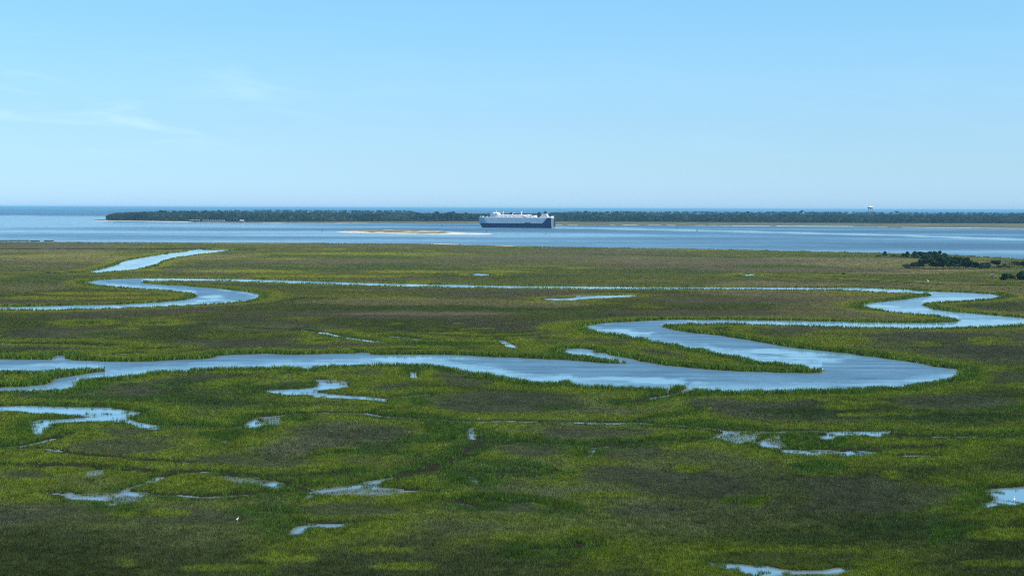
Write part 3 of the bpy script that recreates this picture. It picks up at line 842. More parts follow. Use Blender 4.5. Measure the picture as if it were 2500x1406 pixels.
clump = 0.55 * vnoise(bx / cs, by / cs, 611) + 0.45 * vnoise(bx / cs * 0.41 + 5, by / cs * 0.41, 613)
jit = (1.0 + (0.9 * clump - 0.45) * (1 - 0.55 * sstep(350, 1100, dist)))[:, None] * (1 + rng.uniform(-0.32, 0.32, (n, 1)) * (1 - 0.5 * sstep(350, 1100, dist))[:, None]) * (1 + rng.normal(0, 0.08, (n, 3)))
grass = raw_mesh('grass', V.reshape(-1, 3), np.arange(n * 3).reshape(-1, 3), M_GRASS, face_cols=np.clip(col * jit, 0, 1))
tag(grass, 'marsh grass in green, yellow and grey-brown patches covering the flat', 'marsh grass', kind='stuff')
del V, bu, bv, bx, by, col, hg

# ------------------------------------------------------------------ water sheet, wind ruffles as roughness and as painted sky reflection
azs = np.concatenate([np.linspace(-math.pi, -0.62, 24)[:-1], np.linspace(-0.62, 0.62, 1100), np.linspace(0.62, math.pi, 24)[1:]])
inv = np.linspace(1 / RIM, 1 / 130.0, 520)
rad = np.concatenate([[RIM], 1 / inv[1:], [40.0, 1.0]])
A_, R_ = np.meshgrid(azs, rad)
WX, WY = R_ * np.sin(A_), R_ * np.cos(A_)
front = WY > 50
Wu = np.full(WX.shape, -9999.0); Wv = np.full(WX.shape, 9999.0)
Wu[front], Wv[front] = w2px(WX[front], WY[front])
inr = (Wu > RU0) & (Wu < gu[-1]) & (Wv > RV0) & (Wv < gv[-1])
ruf = 0.50 + 1.5 * (fbm(WX / 420 + 5, WY / 300, 4, 401) - 0.5) + 0.5 * (fbm(WX / 120, WY / 160, 3, 403) - 0.5)
far = Wv < RV0 + 30
# the bay: long slicks, calmer to the left, ruffled open sea beyond
bay = 0.58 + 1.5 * (fbm(WX / 900 + 1, WY / 230, 4, 405) - 0.5) + 0.22 * np.clip((Wu - 900) / 900, -1, 1)
sea = 0.95 + 0.5 * (fbm(WX / 3000, WY / 900, 3, 407) - 0.5)
bay = np.where(Wv - vhor(Wu) < 22, bay * 0 + sea, bay)
slick = sstep(20, 24, Wv - vhor(Wu)) * sstep(45, 26, Wv - vhor(Wu)) * sstep(700, 100, Wu)
bay = bay * (1 - 0.85 * slick)
isbay = np.zeros(WX.shape, bool)
isbay[inr] = sample(BAYMASK.astype(float), Wu[inr], Wv[inr]) > 0.5
isbay |= far
creek = np.full(WX.shape, 0.62)
if True:
    uu, vv = Wu[inr], Wv[inr]
    lee = np.zeros(uu.shape)
    for k in (2, 4, 7, 10, 14, 18):
        sc_ = k / 300.0 * (vv - V0)
        l = (sample(SDF, uu, vv + sc_) > 0).astype(float)
        lee = np.maximum(lee, l * (1.0 - k / 26.0))
    cn_ = fbm(WX[inr] / 30, WY[inr] / 45, 4, 409)
    c_ = 0.74 - 0.95 * lee * sstep(0.22, 0.62, cn_ + 0.06) - 0.75 * sstep(0.56, 0.72, fbm(WX[inr] / 30 + 4, WY[inr] / 26, 5, 411))
    c_ = c_ - 0.55 * sstep(690, 640, vv) - 0.35 * sstep(1900, 2150, uu) * sstep(820, 780, vv)
    c_ = c_ - 0.5 * sstep(960, 985, vv)
    creek[inr] = c_
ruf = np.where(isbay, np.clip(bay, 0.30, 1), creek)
# the ship's wake: a smooth lane
wl_pts = [(1345, 555.8), (1450, 557.6), (1800, 565), (2200, 575), (2500, 585), (3000, 604)]
wk_v = np.interp(Wu, [p[0] for p in wl_pts], [p[1] for p in wl_pts])
wake = sstep(2.6, 0.8, np.abs(Wv - wk_v)) * (Wu > 1340) * (Wu < 3000)
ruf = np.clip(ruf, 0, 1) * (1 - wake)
shoal = np.zeros(WX.shape)
shoal[inr] = 0.85 * sstep(-2.2, -0.3, sample(SDF, Wu[inr], Wv[inr])) * (~isbay[inr])
widx = np.arange(WX.size).reshape(WX.shape)
wq = np.stack([widx[1:, :-1], widx[1:, 1:], widx[:-1, 1:], widx[:-1, :-1]], -1).reshape(-1, 4)

mw_, n_, l_ = new_mat('water')
pb = n_['Principled BSDF']
pb.inputs['Base Color'].default_value = (0.050, 0.140, 0.215, 1)
pb.inputs['IOR'].default_value = 1.333
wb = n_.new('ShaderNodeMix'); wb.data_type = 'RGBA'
wb.inputs[6].default_value = (0.120, 0.245, 0.330, 1); wb.inputs[7].default_value = (0.040, 0.095, 0.155, 1)  # blue body colour stands in for sky reflection: paler where calm, darker where ruffled
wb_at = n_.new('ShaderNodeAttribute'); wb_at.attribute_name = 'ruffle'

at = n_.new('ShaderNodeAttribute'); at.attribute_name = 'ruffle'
# fine wind streaks and cat's-paws break the ruffle up
smp = n_.new('ShaderNodeMapping'); smp.inputs['Scale'].default_value = (0.035, 0.16, 1)
stc = n_.new('ShaderNodeTexCoord'); l_.new(stc.outputs['Object'], smp.inputs['Vector'])
sn = n_.new('ShaderNodeTexNoise'); sn.inputs['Scale'].default_value = 1.0; sn.inputs['Detail'].default_value = 7; sn.inputs['Roughness'].default_value = 0.65
l_.new(smp.outputs[0], sn.inputs['Vector'])
sm = n_.new('ShaderNodeMath'); sm.operation = 'MULTIPLY_ADD'; sm.inputs[1].default_value = 1.5; sm.inputs[2].default_value = -0.75
l_.new(sn.outputs['Fac'], sm.inputs[0])
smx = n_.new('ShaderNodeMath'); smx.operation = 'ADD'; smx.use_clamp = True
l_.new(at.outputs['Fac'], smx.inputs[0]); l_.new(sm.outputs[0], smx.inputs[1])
rr = n_.new('ShaderNodeMapRange')
rr.inputs['To Min'].default_value = 0.04; rr.inputs['To Max'].default_value = 0.50
l_.new(smx.outputs[0], rr.inputs['Value'])
l_.new(rr.outputs[0], pb.inputs['Roughness'])
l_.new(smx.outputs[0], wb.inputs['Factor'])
shm = n_.new('ShaderNodeMix'); shm.data_type = 'RGBA'; shm.inputs[7].default_value = (0.085, 0.082, 0.060, 1)
sha = n_.new('ShaderNodeAttribute'); sha.attribute_name = 'shoal'
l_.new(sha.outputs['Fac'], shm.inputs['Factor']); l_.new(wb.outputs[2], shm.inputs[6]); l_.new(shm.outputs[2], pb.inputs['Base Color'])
tcw = n_.new('ShaderNodeTexCoord')
mp = n_.new('ShaderNodeMapping'); mp.inputs['Scale'].default_value = (0.22, 0.55, 1)
l_.new(tcw.outputs['Object'], mp.inputs['Vector'])
nz = n_.new('ShaderNodeTexNoise'); nz.inputs['Scale'].default_value = 1.0; nz.inputs['Detail'].default_value = 3
l_.new(mp.outputs[0], nz.inputs['Vector'])
bs = n_.new('ShaderNodeMapRange'); bs.inputs['To Min'].default_value = 0.004; bs.inputs['To Max'].default_value = 0.30
l_.new(smx.outputs[0], bs.inputs['Value'])
bp = n_.new('ShaderNodeBump'); bp.inputs['Distance'].default_value = 1.0
l_.new(bs.outputs[0], bp.inputs['Strength'])
l_.new(nz.outputs['Fac'], bp.inputs['Height'])
l_.new(bp.outputs[0], pb.inputs['Normal'])
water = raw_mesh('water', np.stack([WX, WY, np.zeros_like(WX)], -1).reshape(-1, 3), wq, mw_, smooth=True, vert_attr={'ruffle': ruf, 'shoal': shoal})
tag(water, 'blue tidal water of the creeks, the sound and the open sea', 'water', kind='structure')

# ------------------------------------------------------------------ far island: terrain
SH_U = [228, 250, 400, 480, 600, 700, 850, 1000, 1170, 1360, 1600, 1900, 2080, 2210, 2350, 2500, 3000, 3400]
SH_V = [538.3, 539.5, 541.5, 542.8, 543.9, 544.2, 545, 545, 546, 550.2, 550, 552, 553, 555.5, 557, 558.5, 563, 567]
FR_U = [255, 300, 450, 600, 700, 900, 1000, 1170, 1360, 1900, 2150, 2500, 3400]
FR_V = [537.2, 539.5, 540.5, 542.5, 542.3, 541.5, 541, 541.2, 541.5, 543.6, 545.6, 546.8, 549.5]
TOP_U = [255, 262, 280, 300, 320, 340, 360, 400, 450, 520, 560, 600, 640, 700, 760, 860, 940, 990, 1010, 1030, 1170, 1250, 1330,
         1345, 1430, 1460, 1500, 1560, 1620, 1680, 1740, 1790, 1830, 1880, 1950, 2000, 2100, 2190, 2260, 2340, 2420, 2500, 3400]
TOP_V = [531, 528, 523, 519.5, 518, 517, 515.5, 514.5, 514.5, 514.5, 513.5, 512.5, 510, 509.5, 509.5, 510, 511.5, 512.5, 517, 520, 522.5, 523,
         522, 518.5, 516, 517.5, 514, 512.5, 512.5, 514.5, 516.5, 515.5, 517.5, 514.5, 513.8, 515.5, 515.5, 515.5, 516.5, 517.5, 517.5,
         517.8, 521]


def d_at(u, v):
    return H * F / (v - vhor(u))


def isl_back(u):
    """distance of the back edge of the wood"""
    vt = np.interp(u, TOP_U, TOP_V); d0 = d_at(u, np.interp(u, FR_U, FR_V))
    db = np.clip((H - 33.0) * F / (vt - vhor(u)), d0 + 120, 8000)
    tip = sstep(230, 340, u)
    return d0 + (db - d0) * tip + 15


def isl_elev(u, D):
    d0 = d_at(u, np.interp(u, FR_U, FR_V))
    return 1.6 + 8.0 * np.clip((D - d0) / 3400.0, 0, 1)


SANDSEG = [(220, 470, 1.0), (480, 600, .35), (640, 692, .5), (820, 852, .7), (860, 898, .5), (1345, 1372, 1), (1386, 1410, 1), (1488, 1500, .7),
           (1520, 1556, .9), (1583, 1612, .9), (1628, 1648, .9), (1700, 1722, .9), (1731, 1750, .7), (1757, 1782, .9), (1787, 1878, 1),
           (1895, 2082, 1), (2145, 2165, .5), (2203, 2376, 1), (2378, 2600, 1), (2600, 3400, .8)]
iu = np.concatenate([np.arange(228, 2700, 4.0), np.arange(2700, 3300, 20.0)])
prof = np.array([0, 6, 14, 26, 45, 70, 110, 180, 300, 600, 1100, 1900, 2900, 3900.0])
IU, IP = np.meshgrid(iu, prof)
sv = np.interp(IU, SH_U, SH_V) + 0.25 * (vnoise(IU / 13, IU * 0, 3) - 0.5)
D0 = d_at(IU, sv)
DB = np.maximum(isl_back(IU), D0 + 30)
ID = np.minimum(D0 + IP, DB)
frd = d_at(IU, np.interp(IU, FR_U, FR_V))
iz = np.where(ID >= frd, isl_elev(IU, ID), 0.10 + 1.3 * sstep(0, 45, IP))
iz = np.where(IP == 0, -0.4, iz)
iz[-1] = np.where(ID[-1] >= DB[-1] - 1, -0.5, iz[-1])
ang_x, ang_y = px2w(IU, np.full_like(IU, 560.0))
ar = ang_y
IX, IY = ang_x / ar * ID, ID
sand = np.zeros(IU.shape)
for a, b, k in SANDSEG:
    sand = np.maximum(sand, k * sstep(a - 3, a + 3, IU) * sstep(b + 3, b - 3, IU))
sand = sand * (IP <= np.where(IU < 600, 30, 16))
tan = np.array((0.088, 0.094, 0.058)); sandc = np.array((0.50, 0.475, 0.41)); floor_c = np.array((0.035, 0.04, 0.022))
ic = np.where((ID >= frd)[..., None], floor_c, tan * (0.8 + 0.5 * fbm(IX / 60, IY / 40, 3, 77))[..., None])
ic = ic * (1 - sand[..., None]) + sandc * sand[..., None]
ii = np.arange(IU.size).reshape(IU.shape)
iq = np.stack([ii[:-1, :-1], ii[:-1, 1:], ii[1:, 1:], ii[1:, :-1]], -1).reshape(-1, 4)
island = raw_mesh('terrain', np.stack([IX, IY, iz], -1).reshape(-1, 3), iq, M_LAND, smooth=True, vert_cols=ic.reshape(-1, 3))
tag(island, 'low far island with white beaches and tan marsh along its shore', 'island', kind='structure')

# small bare sand island in the sound
SI = [(823, 567), (838, 565), (852, 563.6), (900, 562.4), (1000, 562.2), (1070, 564), (1095, 566.5), (1150, 569.4), (1206, 571), (1180, 572.8),
      (1100, 572.2), (1000, 571.3), (900, 569.4), (850, 568.2)]
su = np.arange(815, 1216, 2.0); sv_ = np.arange(556, 577, 0.4)
SU, SV = np.meshgrid(su, sv_)
SX, SY = px2w(SU, SV)
sx, sy = px2w(np.array([p[0] for p in SI]), np.array([p[1] for p in SI]))
dd = np.full(SU.shape, 1e9)
for i in range(len(SI)):
    j = (i + 1) % len(SI)
    dd = np.minimum(dd, seg_dist(SX, SY, sx[i], sy[i], sx[j], sy[j]))
dd = np.where(pip(SU, SV, SI), dd, -dd)
dd = dd + (fbm(SX / 30, SY / 30, 3, 55) - 0.5) * 5 + 3.0
veg = sstep(9, 20, dd + (fbm(SX / 45, SY / 60, 3, 56) - 0.5) * 30) * sstep(1110, 1080, SU)
sz = np.clip(dd * 0.09, -0.5, 0.8) + 0.9 * veg * (0.6 + 0.8 * fbm(SX / 25, SY / 25, 3, 57))
bare = sstep(0.64, 0.70, fbm(SX / 40, SY / 120, 3, 58)) * veg
vt = (veg * (1 - 0.8 * bare))[..., None]
sc = np.array((0.46, 0.43, 0.36)) * (1 - vt) + np.array((0.150, 0.142, 0.088)) * (0.75 + 0.5 * fbm(SX / 12, SY / 30, 3, 59))[..., None] * vt
k = np.arange(SU.size).reshape(SU.shape)
sq = np.stack([k[1:, :-1], k[1:, 1:], k[:-1, 1:], k[:-1, :-1]], -1).reshape(-1, 4)
sandbar = raw_mesh('sand_terrain', np.stack([SX, SY, sz], -1).reshape(-1, 3), sq, M_LAND, smooth=True, vert_cols=sc.reshape(-1, 3))
tag(sandbar, 'low sandy islet with a white rim and tan scrub in the sound', 'islet', kind='structure')

# slivers of grass standing in the sound off the left edge of the marsh
M_LEAF = leaf_mat('tree_leaves', 0.15)
rgi = np.random.default_rng(91)
for (ua, ub, v_, lab) in ((-120, 71, 588.6, 'longest low grass sliver in the sound, cut by the left edge'),
                          (74, 96, 589.6, 'short low grass sliver in the sound, middle of three at left'),
                          (108, 131, 589.6, 'low grass sliver in the sound, farthest right of three at left')):
    n_i = int((ub - ua) * 30)
    uu = rgi.uniform(ua, ub, n_i)
    x_, y_ = px2w(uu, np.full(n_i, v_) - rgi.uniform(0, 0.35, n_i))
    hh = rgi.uniform(0.7, 1.5, n_i)
    a_ = rgi.uniform(0, 6.28, n_i); w_ = rgi.uniform(0.5, 0.9, n_i)
    T_ = np.stack([np.stack([x_ - np.cos(a_) * w_, y_ - np.sin(a_) * w_, x_ * 0 - 0.1], -1), np.stack([x_ + np.cos(a_) * w_, y_ + np.sin(a_) * w_, x_ * 0 - 0.1], -1),
                   np.stack([x_ + rgi.normal(0, 0.3, n_i), y_, hh], -1)], 1)
    o = raw_mesh('grass_islet', T_.reshape(-1, 3), np.arange(n_i * 3).reshape(-1, 3), M_LEAF,
                 face_cols=np.array((0.055, 0.075, 0.028)) * rgi.uniform(0.7, 1.3, (n_i, 1)))
    tag(o, lab, 'grass islet', 'low grass slivers in the sound')

# white shell banks on the far rim of the marsh
for (a, b, v0, v1) in ((1026, 1152, 596.4, 598.2), (1188, 1262, 599.3, 601.6)):
    uu = np.linspace(a, b, 30)
    base = np.interp(uu, [p[0] for p in FAR_EDGE], [p[1] for p in FAR_EDGE])
    wob = np.sin(np.linspace(0, math.pi, 30))
    rows = []
    for off, z in ((-0.5, -0.2), (-0.1, 0.5), (0.2, 0.8), (0.6, 0.3)):
        x_, y_ = px2w(uu, base + off * wob)
        rows.append(np.stack([x_, y_, np.full(30, z) * (0.3 + 0.7 * wob)], -1))
    P = np.concatenate(rows)
    q = []
    for r in range(3):
        for i in range(29):
            q.append((r * 30 + i, (r + 1) * 30 + i, (r + 1) * 30 + i + 1, r * 30 + i + 1))
    o = raw_mesh('beach', P, np.array(q), M_LAND, smooth=True, vert_cols=np.tile((0.46, 0.44, 0.38), (len(P), 1)))
    tag(o, 'thin white shell bank on the far rim of the marsh', 'beach', kind='structure')


# ------------------------------------------------------------------ foliage
def leaf_cloud(cx, cy, cz, rx, ry, rz, size, n, rg, shell=0.55):
    """n triangles spread through an ellipsoid; returns verts (n,3,3)"""
    d = rg.normal(size=(n, 3)); d /= np.linalg.norm(d, axis=1, keepdims=True)
    r = rg.uniform(shell ** 3, 1, n) ** (1 / 3.0)
    p = d * r[:, None] * np.array((rx, ry, rz)) + np.array((cx, cy, cz))
    a = rg.normal(size=(n, 3)); a /= np.linalg.norm(a, axis=1, keepdims=True)
    b = np.cross(a, rg.normal(size=(n, 3))); b /= np.linalg.norm(b, axis=1, keepdims=True) + 1e-9
    s = size * rg.uniform(0.6, 1.3, (n, 1))
    return np.stack([p + a * s * 0.62, p - a * s * 0.40 + b * s * 0.55, p - a * s * 0.40 - b * s * 0.55], 1)


def build_leaves(name, tris, cols, parent=None):
    T = np.concatenate(tris); Cc = np.concatenate(cols)
    return raw_mesh(name, T.reshape(-1, 3), np.arange(len(T) * 3).reshape(-1, 3), M_LEAF, parent=parent, face_cols=Cc)


def jitter(c, n, rg, amt=0.25):
    return np.clip(np.array(c) * rg.uniform(1 - amt, 1 + amt, (n, 1)) * (1 + rg.normal(0, 0.06, (n, 3))), 0, 1)


rf = np.random.default_rng(21)
# forest mass of the far island
FT, FCc = [], []
nf = 13500
fu = rf.uniform(262, 3000, nf)
front_share = rf.random(nf) < 0.42
fD0 = d_at(fu, np.interp(fu, FR_U, FR_V)); fDB = isl_back(fu) - 15
tt = rf.random(nf)
fv0, fvb = H * F / fD0, H * F / fDB
fD = np.where(front_share, np.minimum(fD0 + 140 * rf.random(nf) ** 1.5, fDB), H * F / (fv0 + (fvb - fv0) * tt))
axx, ayy = px2w(fu, np.full(nf, 560.0))
fx = axx / ayy * fD; fy = fD
fe = isl_elev(fu, fD)
vt_ = np.interp(fu, TOP_U, TOP_V) + (fbm(fu / 16, fu * 0, 3, 521) - 0.5) * 5.0
zmax = H - (vt_ - vhor(fu)) * fD / F
patchn = fbm(fx / 120, fy / 250, 3, 501)
patchl = fbm(fx / 55, fy / 400, 2, 503)
fh = 12 + 15 * rf.random(nf) ** 0.8
fh = np.where(front_share & (fD < fD0 + 40), fh * rf.uniform(0.30, 0.85, nf), fh)
fh = np.minimum(fh, np.maximum(zmax - fe + rf.normal(-0.5, 3.2, nf), 5.0))
fh = np.where(fD > fDB - 700, np.maximum(fh, np.clip(zmax - fe + rf.normal(-1.5, 3.2, nf), 5, 30)), fh)
for i in range(nf):
    h = fh[i]; D = fD[i]
    pine = patchn[i] > 0.47 if rf.random() < 0.8 else rf.random() < 0.5
    near = D < fD0[i] + 500
    m = 46 if near else 26
    cw = h * (rf.uniform(0.26, 0.42) if pine else rf.uniform(0.38, 0.56))
    cw = max(cw, 4.0 if near else 7.0)
    rzv = h * (rf.uniform(0.20, 0.30) if pine else rf.uniform(0.34, 0.46))
    tri = leaf_cloud(fx[i], fy[i], fe[i] + h - rzv, cw, cw, rzv, 2.6 if near else 4.2, m, rf, 0.5)
    base = (0.020, 0.047, 0.026) if pine else (0.036, 0.060, 0.032)
    if near and rf.random() < 0.22:
        base = (0.075, 0.080, 0.055)
    tone = rf.uniform(0.6, 1.5) * (0.55 + 0.9 * patchl[i])
    base = tuple(c * tone for c in base)
    FT.append(tri); FCc.append(jitter(base, m, rf, 0.25))
    if near and h > 9:   # lower skirt of foliage below the crown
        m2 = 16
        FT.append(leaf_cloud(fx[i], fy[i], fe[i] + h * 0.28, cw * 0.9, cw * 0.9, h * 0.26, 2.4, m2, rf, 0.3))
        FCc.append(jitter(base, m2, rf, 0.25))
# low scrub along the front of the wood
for i in range(1700):
    u_ = rf.uniform(258, 3000)
    d_ = float(d_at(u_, np.interp(u_, FR_U, FR_V))) + rf.uniform(-8, 22)
    xx, yy = px2w(u_, 560.0)
    h_ = rf.uniform(3.5, 9.0); w_ = rf.uniform(3.0, 6.5)
    FT.append(leaf_cloud(float(xx / yy) * d_, d_, 1.4 + h_ * 0.45, w_, w_, h_ * 0.55, 2.4, 22, rf, 0.3))
    c_ = np.array((0.034, 0.058, 0.030) if rf.random() < 0.75 else (0.070, 0.078, 0.048)) * rf.uniform(0.7, 1.4)
    FCc.append(jitter(c_, 22, rf, 0.25))
forest = build_leaves('forest', FT, FCc)
tag(forest, 'dense dark pine and oak forest covering the far island', 'forest', kind='stuff')
del FT, FCc


def tree(name, x, y, z0, h, cw, label, cat, group, style, rg, cols, leaf=1.2, n=220, lean=0.0):
    """a tree or bush: tapered trunk with limbs, crown of leaf clumps"""
    t = empty(name, (x, y, z0))
    tb = MB()
    top = Vector((lean * h, 0, h * 0.86))
    r0 = max(0.10, h * 0.016)
    if style == 'bush':
        for k in range(4):
            a = rg.uniform(0, 6.28)
            e = Vector((math.cos(a) * cw * 0.45, math.sin(a) * cw * 0.45, h * 0.62))
            tb.tube([(0, 0, -0.3), e * 0.5 + Vector((0, 0, 0.1)), e], [r0, r0 * 0.7, r0 * 0.25], 5)
    else:
        tb.tube([(0, 0, -0.5), top * 0.45, top], [r0 * 1.2, r0 * 0.9, r0 * 0.3], 6)
    T, K = [], []
    nc = {'bush': 9, 'oak': 13, 'umbrella': 9, 'cedar': 12}[style]
    for k in range(nc):
        a = rg.uniform(0, 6.28)
        if style == 'umbrella':
            r = cw * math.sqrt(rg.random()) * 0.8
            c = Vector((math.cos(a) * r + lean * h, math.sin(a) * r, h * (0.93 - 0.12 * (r / cw) ** 2 - rg.uniform(0, 0.08))))
            s = (cw * 0.38, cw * 0.38, h * 0.055)
        elif style == 'oak':
            zz = rg.uniform(0.30, 0.90)
            r = cw * (1 - abs(zz - 0.5) * 0.9) * rg.uniform(0.35, 0.8)
            c = Vector((math.cos(a) * r + lean * h * zz, math.sin(a) * r, h * zz))
            s = (cw * 0.40, cw * 0.40, h * 0.14)
        elif style == 'cedar':
            zz = (k + 0.5) / nc
            r = cw * (1.05 - zz) ** 0.7 * rg.uniform(0.15, 0.6)
            c = Vector((math.cos(a) * r + lean * h * zz, math.sin(a) * r, h * (0.10 + 0.80 * zz)))
            s = (cw * (0.62 - 0.36 * zz), cw * (0.62 - 0.36 * zz), h * 0.12)
        else:
            zz = rg.uniform(0.2, 0.85)
            r = cw * rg.uniform(0.2, 0.75) * (1 - 0.4 * zz)
            c = Vector((math.cos(a) * r, math.sin(a) * r, h * zz))
            s = (cw * 0.42, cw * 0.42, h * 0.18)
        if style in ('oak', 'umbrella', 'cedar'):
            st = Vector((lean * c.z, 0, max(0.3 * h, c.z - 0.18 * h)))
            tb.tube([st, (st + c) / 2 + Vector((0, 0, -0.02 * h)), c], [r0 * 0.5, r0 * 0.35, r0 * 0.15], 4)
        m = max(10, int(n / nc))
        T.append(leaf_cloud(c.x, c.y, c.z, s[0], s[1], s[2], leaf, m, rg, 0.35))
        K.append(jitter(np.array(cols) * rg.uniform(0.7, 1.35), m, rg, 0.28))
    tb.build('trunk', M_BARK, t)
    build_leaves('crown', T, K, t)
    return tag(t, label, cat, group)


rt = np.random.default_rng(5)
PINE, OAK, CEDAR, PALE = (0.024, 0.050, 0.026), (0.042, 0.066, 0.028), (0.032, 0.064, 0.030), (0.115, 0.120, 0.060)
# trees that stand out of the far wood: (u, distance, v_top, half width px, style, label)
OUT = [(267, 4830, 529, 4.5, 'oak', 'first dark tree at the left end of the far island beach'),
       (281, 4800, 523.5, 6, 'oak', 'second dark tree from the left end of the far island'),
       (296, 4800, 520, 6, 'oak', 'rounded tree third from the left end of the far island'),
       (313, 4850, 518, 6, 'oak', 'rounded tree fourth from the left end of the far island'),
       (333, 4900, 516.5, 6, 'oak', 'taller rounded tree fifth from the left end of the far island'),
       (393, 5200, 511.8, 5, 'umbrella', 'lone umbrella pine rising highest above the left end of the wood'),
       (534, 5600, 511.5, 4, 'umbrella', 'small pine top rising above the wood over the covered pier'),
       (1021, 5000, 517.6, 5, 'umbrella', 'low domed pine where the tall wood drops, left of the ship'),
       (1066, 4700, 514.8, 7, 'umbrella', 'broad flat-topped pine with open branches left of the ship'),
       (1096, 4700, 516, 4.5, 'umbrella', 'left pine of the close pair just left of the ship'),
       (1106, 4750, 514, 5, 'umbrella', 'taller right pine of the close pair just left of the ship'),
       (1137, 4800, 518, 4, 'umbrella', 'small pine nearest the bow of the ship'),
       (1248, 4700, 517.6, 4, 'umbrella', 'pine showing above the deck of the ship behind its middle'),
       (1316, 4700, 516, 4.5, 'umbrella', 'pine showing just left of the dark funnel of the ship'),
       (1377, 5200, 516.5, 5, 'oak', 'rounded tree top just right of the stern of the ship'),
       (1429, 5500, 513.5, 6, 'umbrella', 'domed pine top on the skyline right of the ship'),
       (1456, 5200, 515.5, 4, 'umbrella', 'slim pine top beside a dip in the skyline right of the ship'),
       (1824, 5500, 514.8, 5, 'umbrella', 'pointed pine top midway between ship and water tower'),
       (1957, 6200, 512.2, 5, 'umbrella', 'pine top on the skyline well left of the water tower'),
       (2189, 6500, 513.6, 6, 'umbrella', 'broad pine top on the skyline right of the water tower')]
for (u, D, vt, hw, style, lab) in OUT:
    x_, y_ = px2w(u, 560.0)
    x = float(x_ / y_ * D)
    e = float(isl_elev(u, D))
    h = float(H - (vt - vhor(u)) * D / F - e)
    tree('pine_tree' if style == 'umbrella' else 'oak_tree', x, D, e, h, hw * D / F, lab, 'tree', 'trees standing out of the far wood', style, rt,
         PINE if style == 'umbrella' else OAK, leaf=2.4, n=200)

# hammock of dark evergreens on the right of the marsh and the bushes round it: (u, v_base, v_top, half width, style, colour, label)
BUSH = [
    (2160, 625, 614.5, 5, 'cedar', CEDAR, 'lone small dark cedar farthest left on the marsh, apart from the clump'),
    (2145, 628, 623, 6, 'bush', PALE, 'low pale bush left of the lone small cedar'),
    (2180, 628, 622.5, 8, 'bush', PALE, 'low pale bush just right of the lone small cedar'),
    (2193, 628, 622, 7, 'bush', PALE, 'low pale bush beside the leftmost dark trees of the clump'),
    (2206, 630, 619.5, 5, 'oak', CEDAR, 'squat dark tree at the left end of the back row of the clump'),
    (2215, 630, 614.8, 6, 'cedar', CEDAR, 'dark tree with a peaked top, second in the back row of the clump'),
    (2233, 631, 613.8, 7, 'cedar', CEDAR, 'dark pointed tree in the middle of the back row of the clump'),
    (2246, 631, 615.3, 7, 'oak', CEDAR, 'dark round tree in the back row left of the main clump'),
    (2225, 631, 624, 9, 'bush', PALE, 'pale scrub at the feet of the back row of dark trees'),
    (2265, 641, 613.5, 9, 'oak', CEDAR, 'tall dark tree at the upper left of the main clump'),
    (2279, 642, 614.5, 8, 'oak', CEDAR, 'dark tree between the two highest tops of the clump'),
    (2293, 643, 612.8, 10, 'cedar', CEDAR, 'highest dark evergreen at the peak of the clump'),
    (2303, 642, 619, 6, 'oak', CEDAR, 'dark tree on the right shoulder below the peak of the clump'),
    (2213, 656, 645, 9, 'bush', OAK, 'low green bush at the left foot of the main clump'),
    (2233, 656, 641, 10, 'oak', CEDAR, 'small rounded dark tree second from the left foot of the clump'),
    (2253, 656, 632, 10, 'oak', CEDAR, 'dome-shaped dark tree on the left slope of the clump'),
    (2272, 658, 630, 12, 'oak', CEDAR, 'broad dark tree in front of the upper left tops'),
    (2289, 658, 628, 11, 'oak', (0.030, 0.052, 0.026), 'broad greener tree in front, below the highest evergreen'),
    (2304, 658, 627, 11, 'oak', CEDAR, 'dark tree in the front middle of the clump'),
    (2318, 657, 631, 10, 'oak', (0.034, 0.052, 0.030), 'greyish green tree right of the front middle of the clump'),
    (2327, 657, 634, 9, 'oak', CEDAR, 'lower dark tree filling the dip before the second summit of the clump'),
    (2262, 650, 622, 11, 'oak', CEDAR, 'dark tree rising behind the left slope of the clump'),
    (2284, 650, 619, 11, 'oak', CEDAR, 'broad dark tree just under the highest evergreen of the clump'),
    (2310, 650, 624, 11, 'oak', CEDAR, 'dark tree behind the front middle, right of the highest evergreen'),
    (2339, 657, 628, 10, 'oak', CEDAR, 'tall rounded dark tree forming the second summit on the right of the clump'),
    (2352, 657, 630, 10, 'oak', CEDAR, 'dark tree leaning on the right of the second summit'),
    (2365, 657, 637, 10, 'oak', CEDAR, 'lower dark tree stepping down to the right of the clump'),
    (2378, 657, 641.5, 9, 'oak', CEDAR, 'small dark tree next to the right end of the clump'),
    (2394, 657, 643, 9, 'oak', CEDAR, 'round dark bush closing the right end of the clump'),
    (2411, 656, 641, 6, 'bush', (0.10, 0.105, 0.075), 'thin pale grey-green bush right after the clump'),
    (2432, 653, 637, 9, 'oak', (0.034, 0.052, 0.028), 'dark round bush standing behind the bare dead tree'),
    (2442, 654, 647, 5, 'bush', OAK, 'little dark bush right of the round one behind the dead tree'),
    (2452, 653, 644, 5, 'bush', OAK, 'small bush midway along the back row at the right edge'),
    (2465, 654, 648, 9, 'bush', PALE, 'pale low scrub between the dark bushes at the right edge'),
    (2477, 651, 639, 9, 'oak', (0.032, 0.050, 0.028), 'dome-shaped dark bush near the right edge, back row'),
    (2500, 652, 638, 8, 'bush', (0.040, 0.060, 0.036), 'bush cut by the right edge, back row'),
    (2459, 685, 668, 10, 'oak', CEDAR, 'dark bush right of the bare dead tree in the front row'),
    (2493, 685, 663, 12, 'cedar', CEDAR, 'larger dark bush at the right edge, front row'),
    (2446, 685, 677.5, 6, 'bush', OAK, 'low bush between the dead tree and the front dark bush'),
    (2475, 683, 674, 7, 'bush', (0.09, 0.095, 0.065), 'grey-green scrub between the two front dark bushes'),
    (2060, 671, 668.5, 5, 'bush', CEDAR, 'tiny flat dark bush alone in the grass left of the clump'),
]
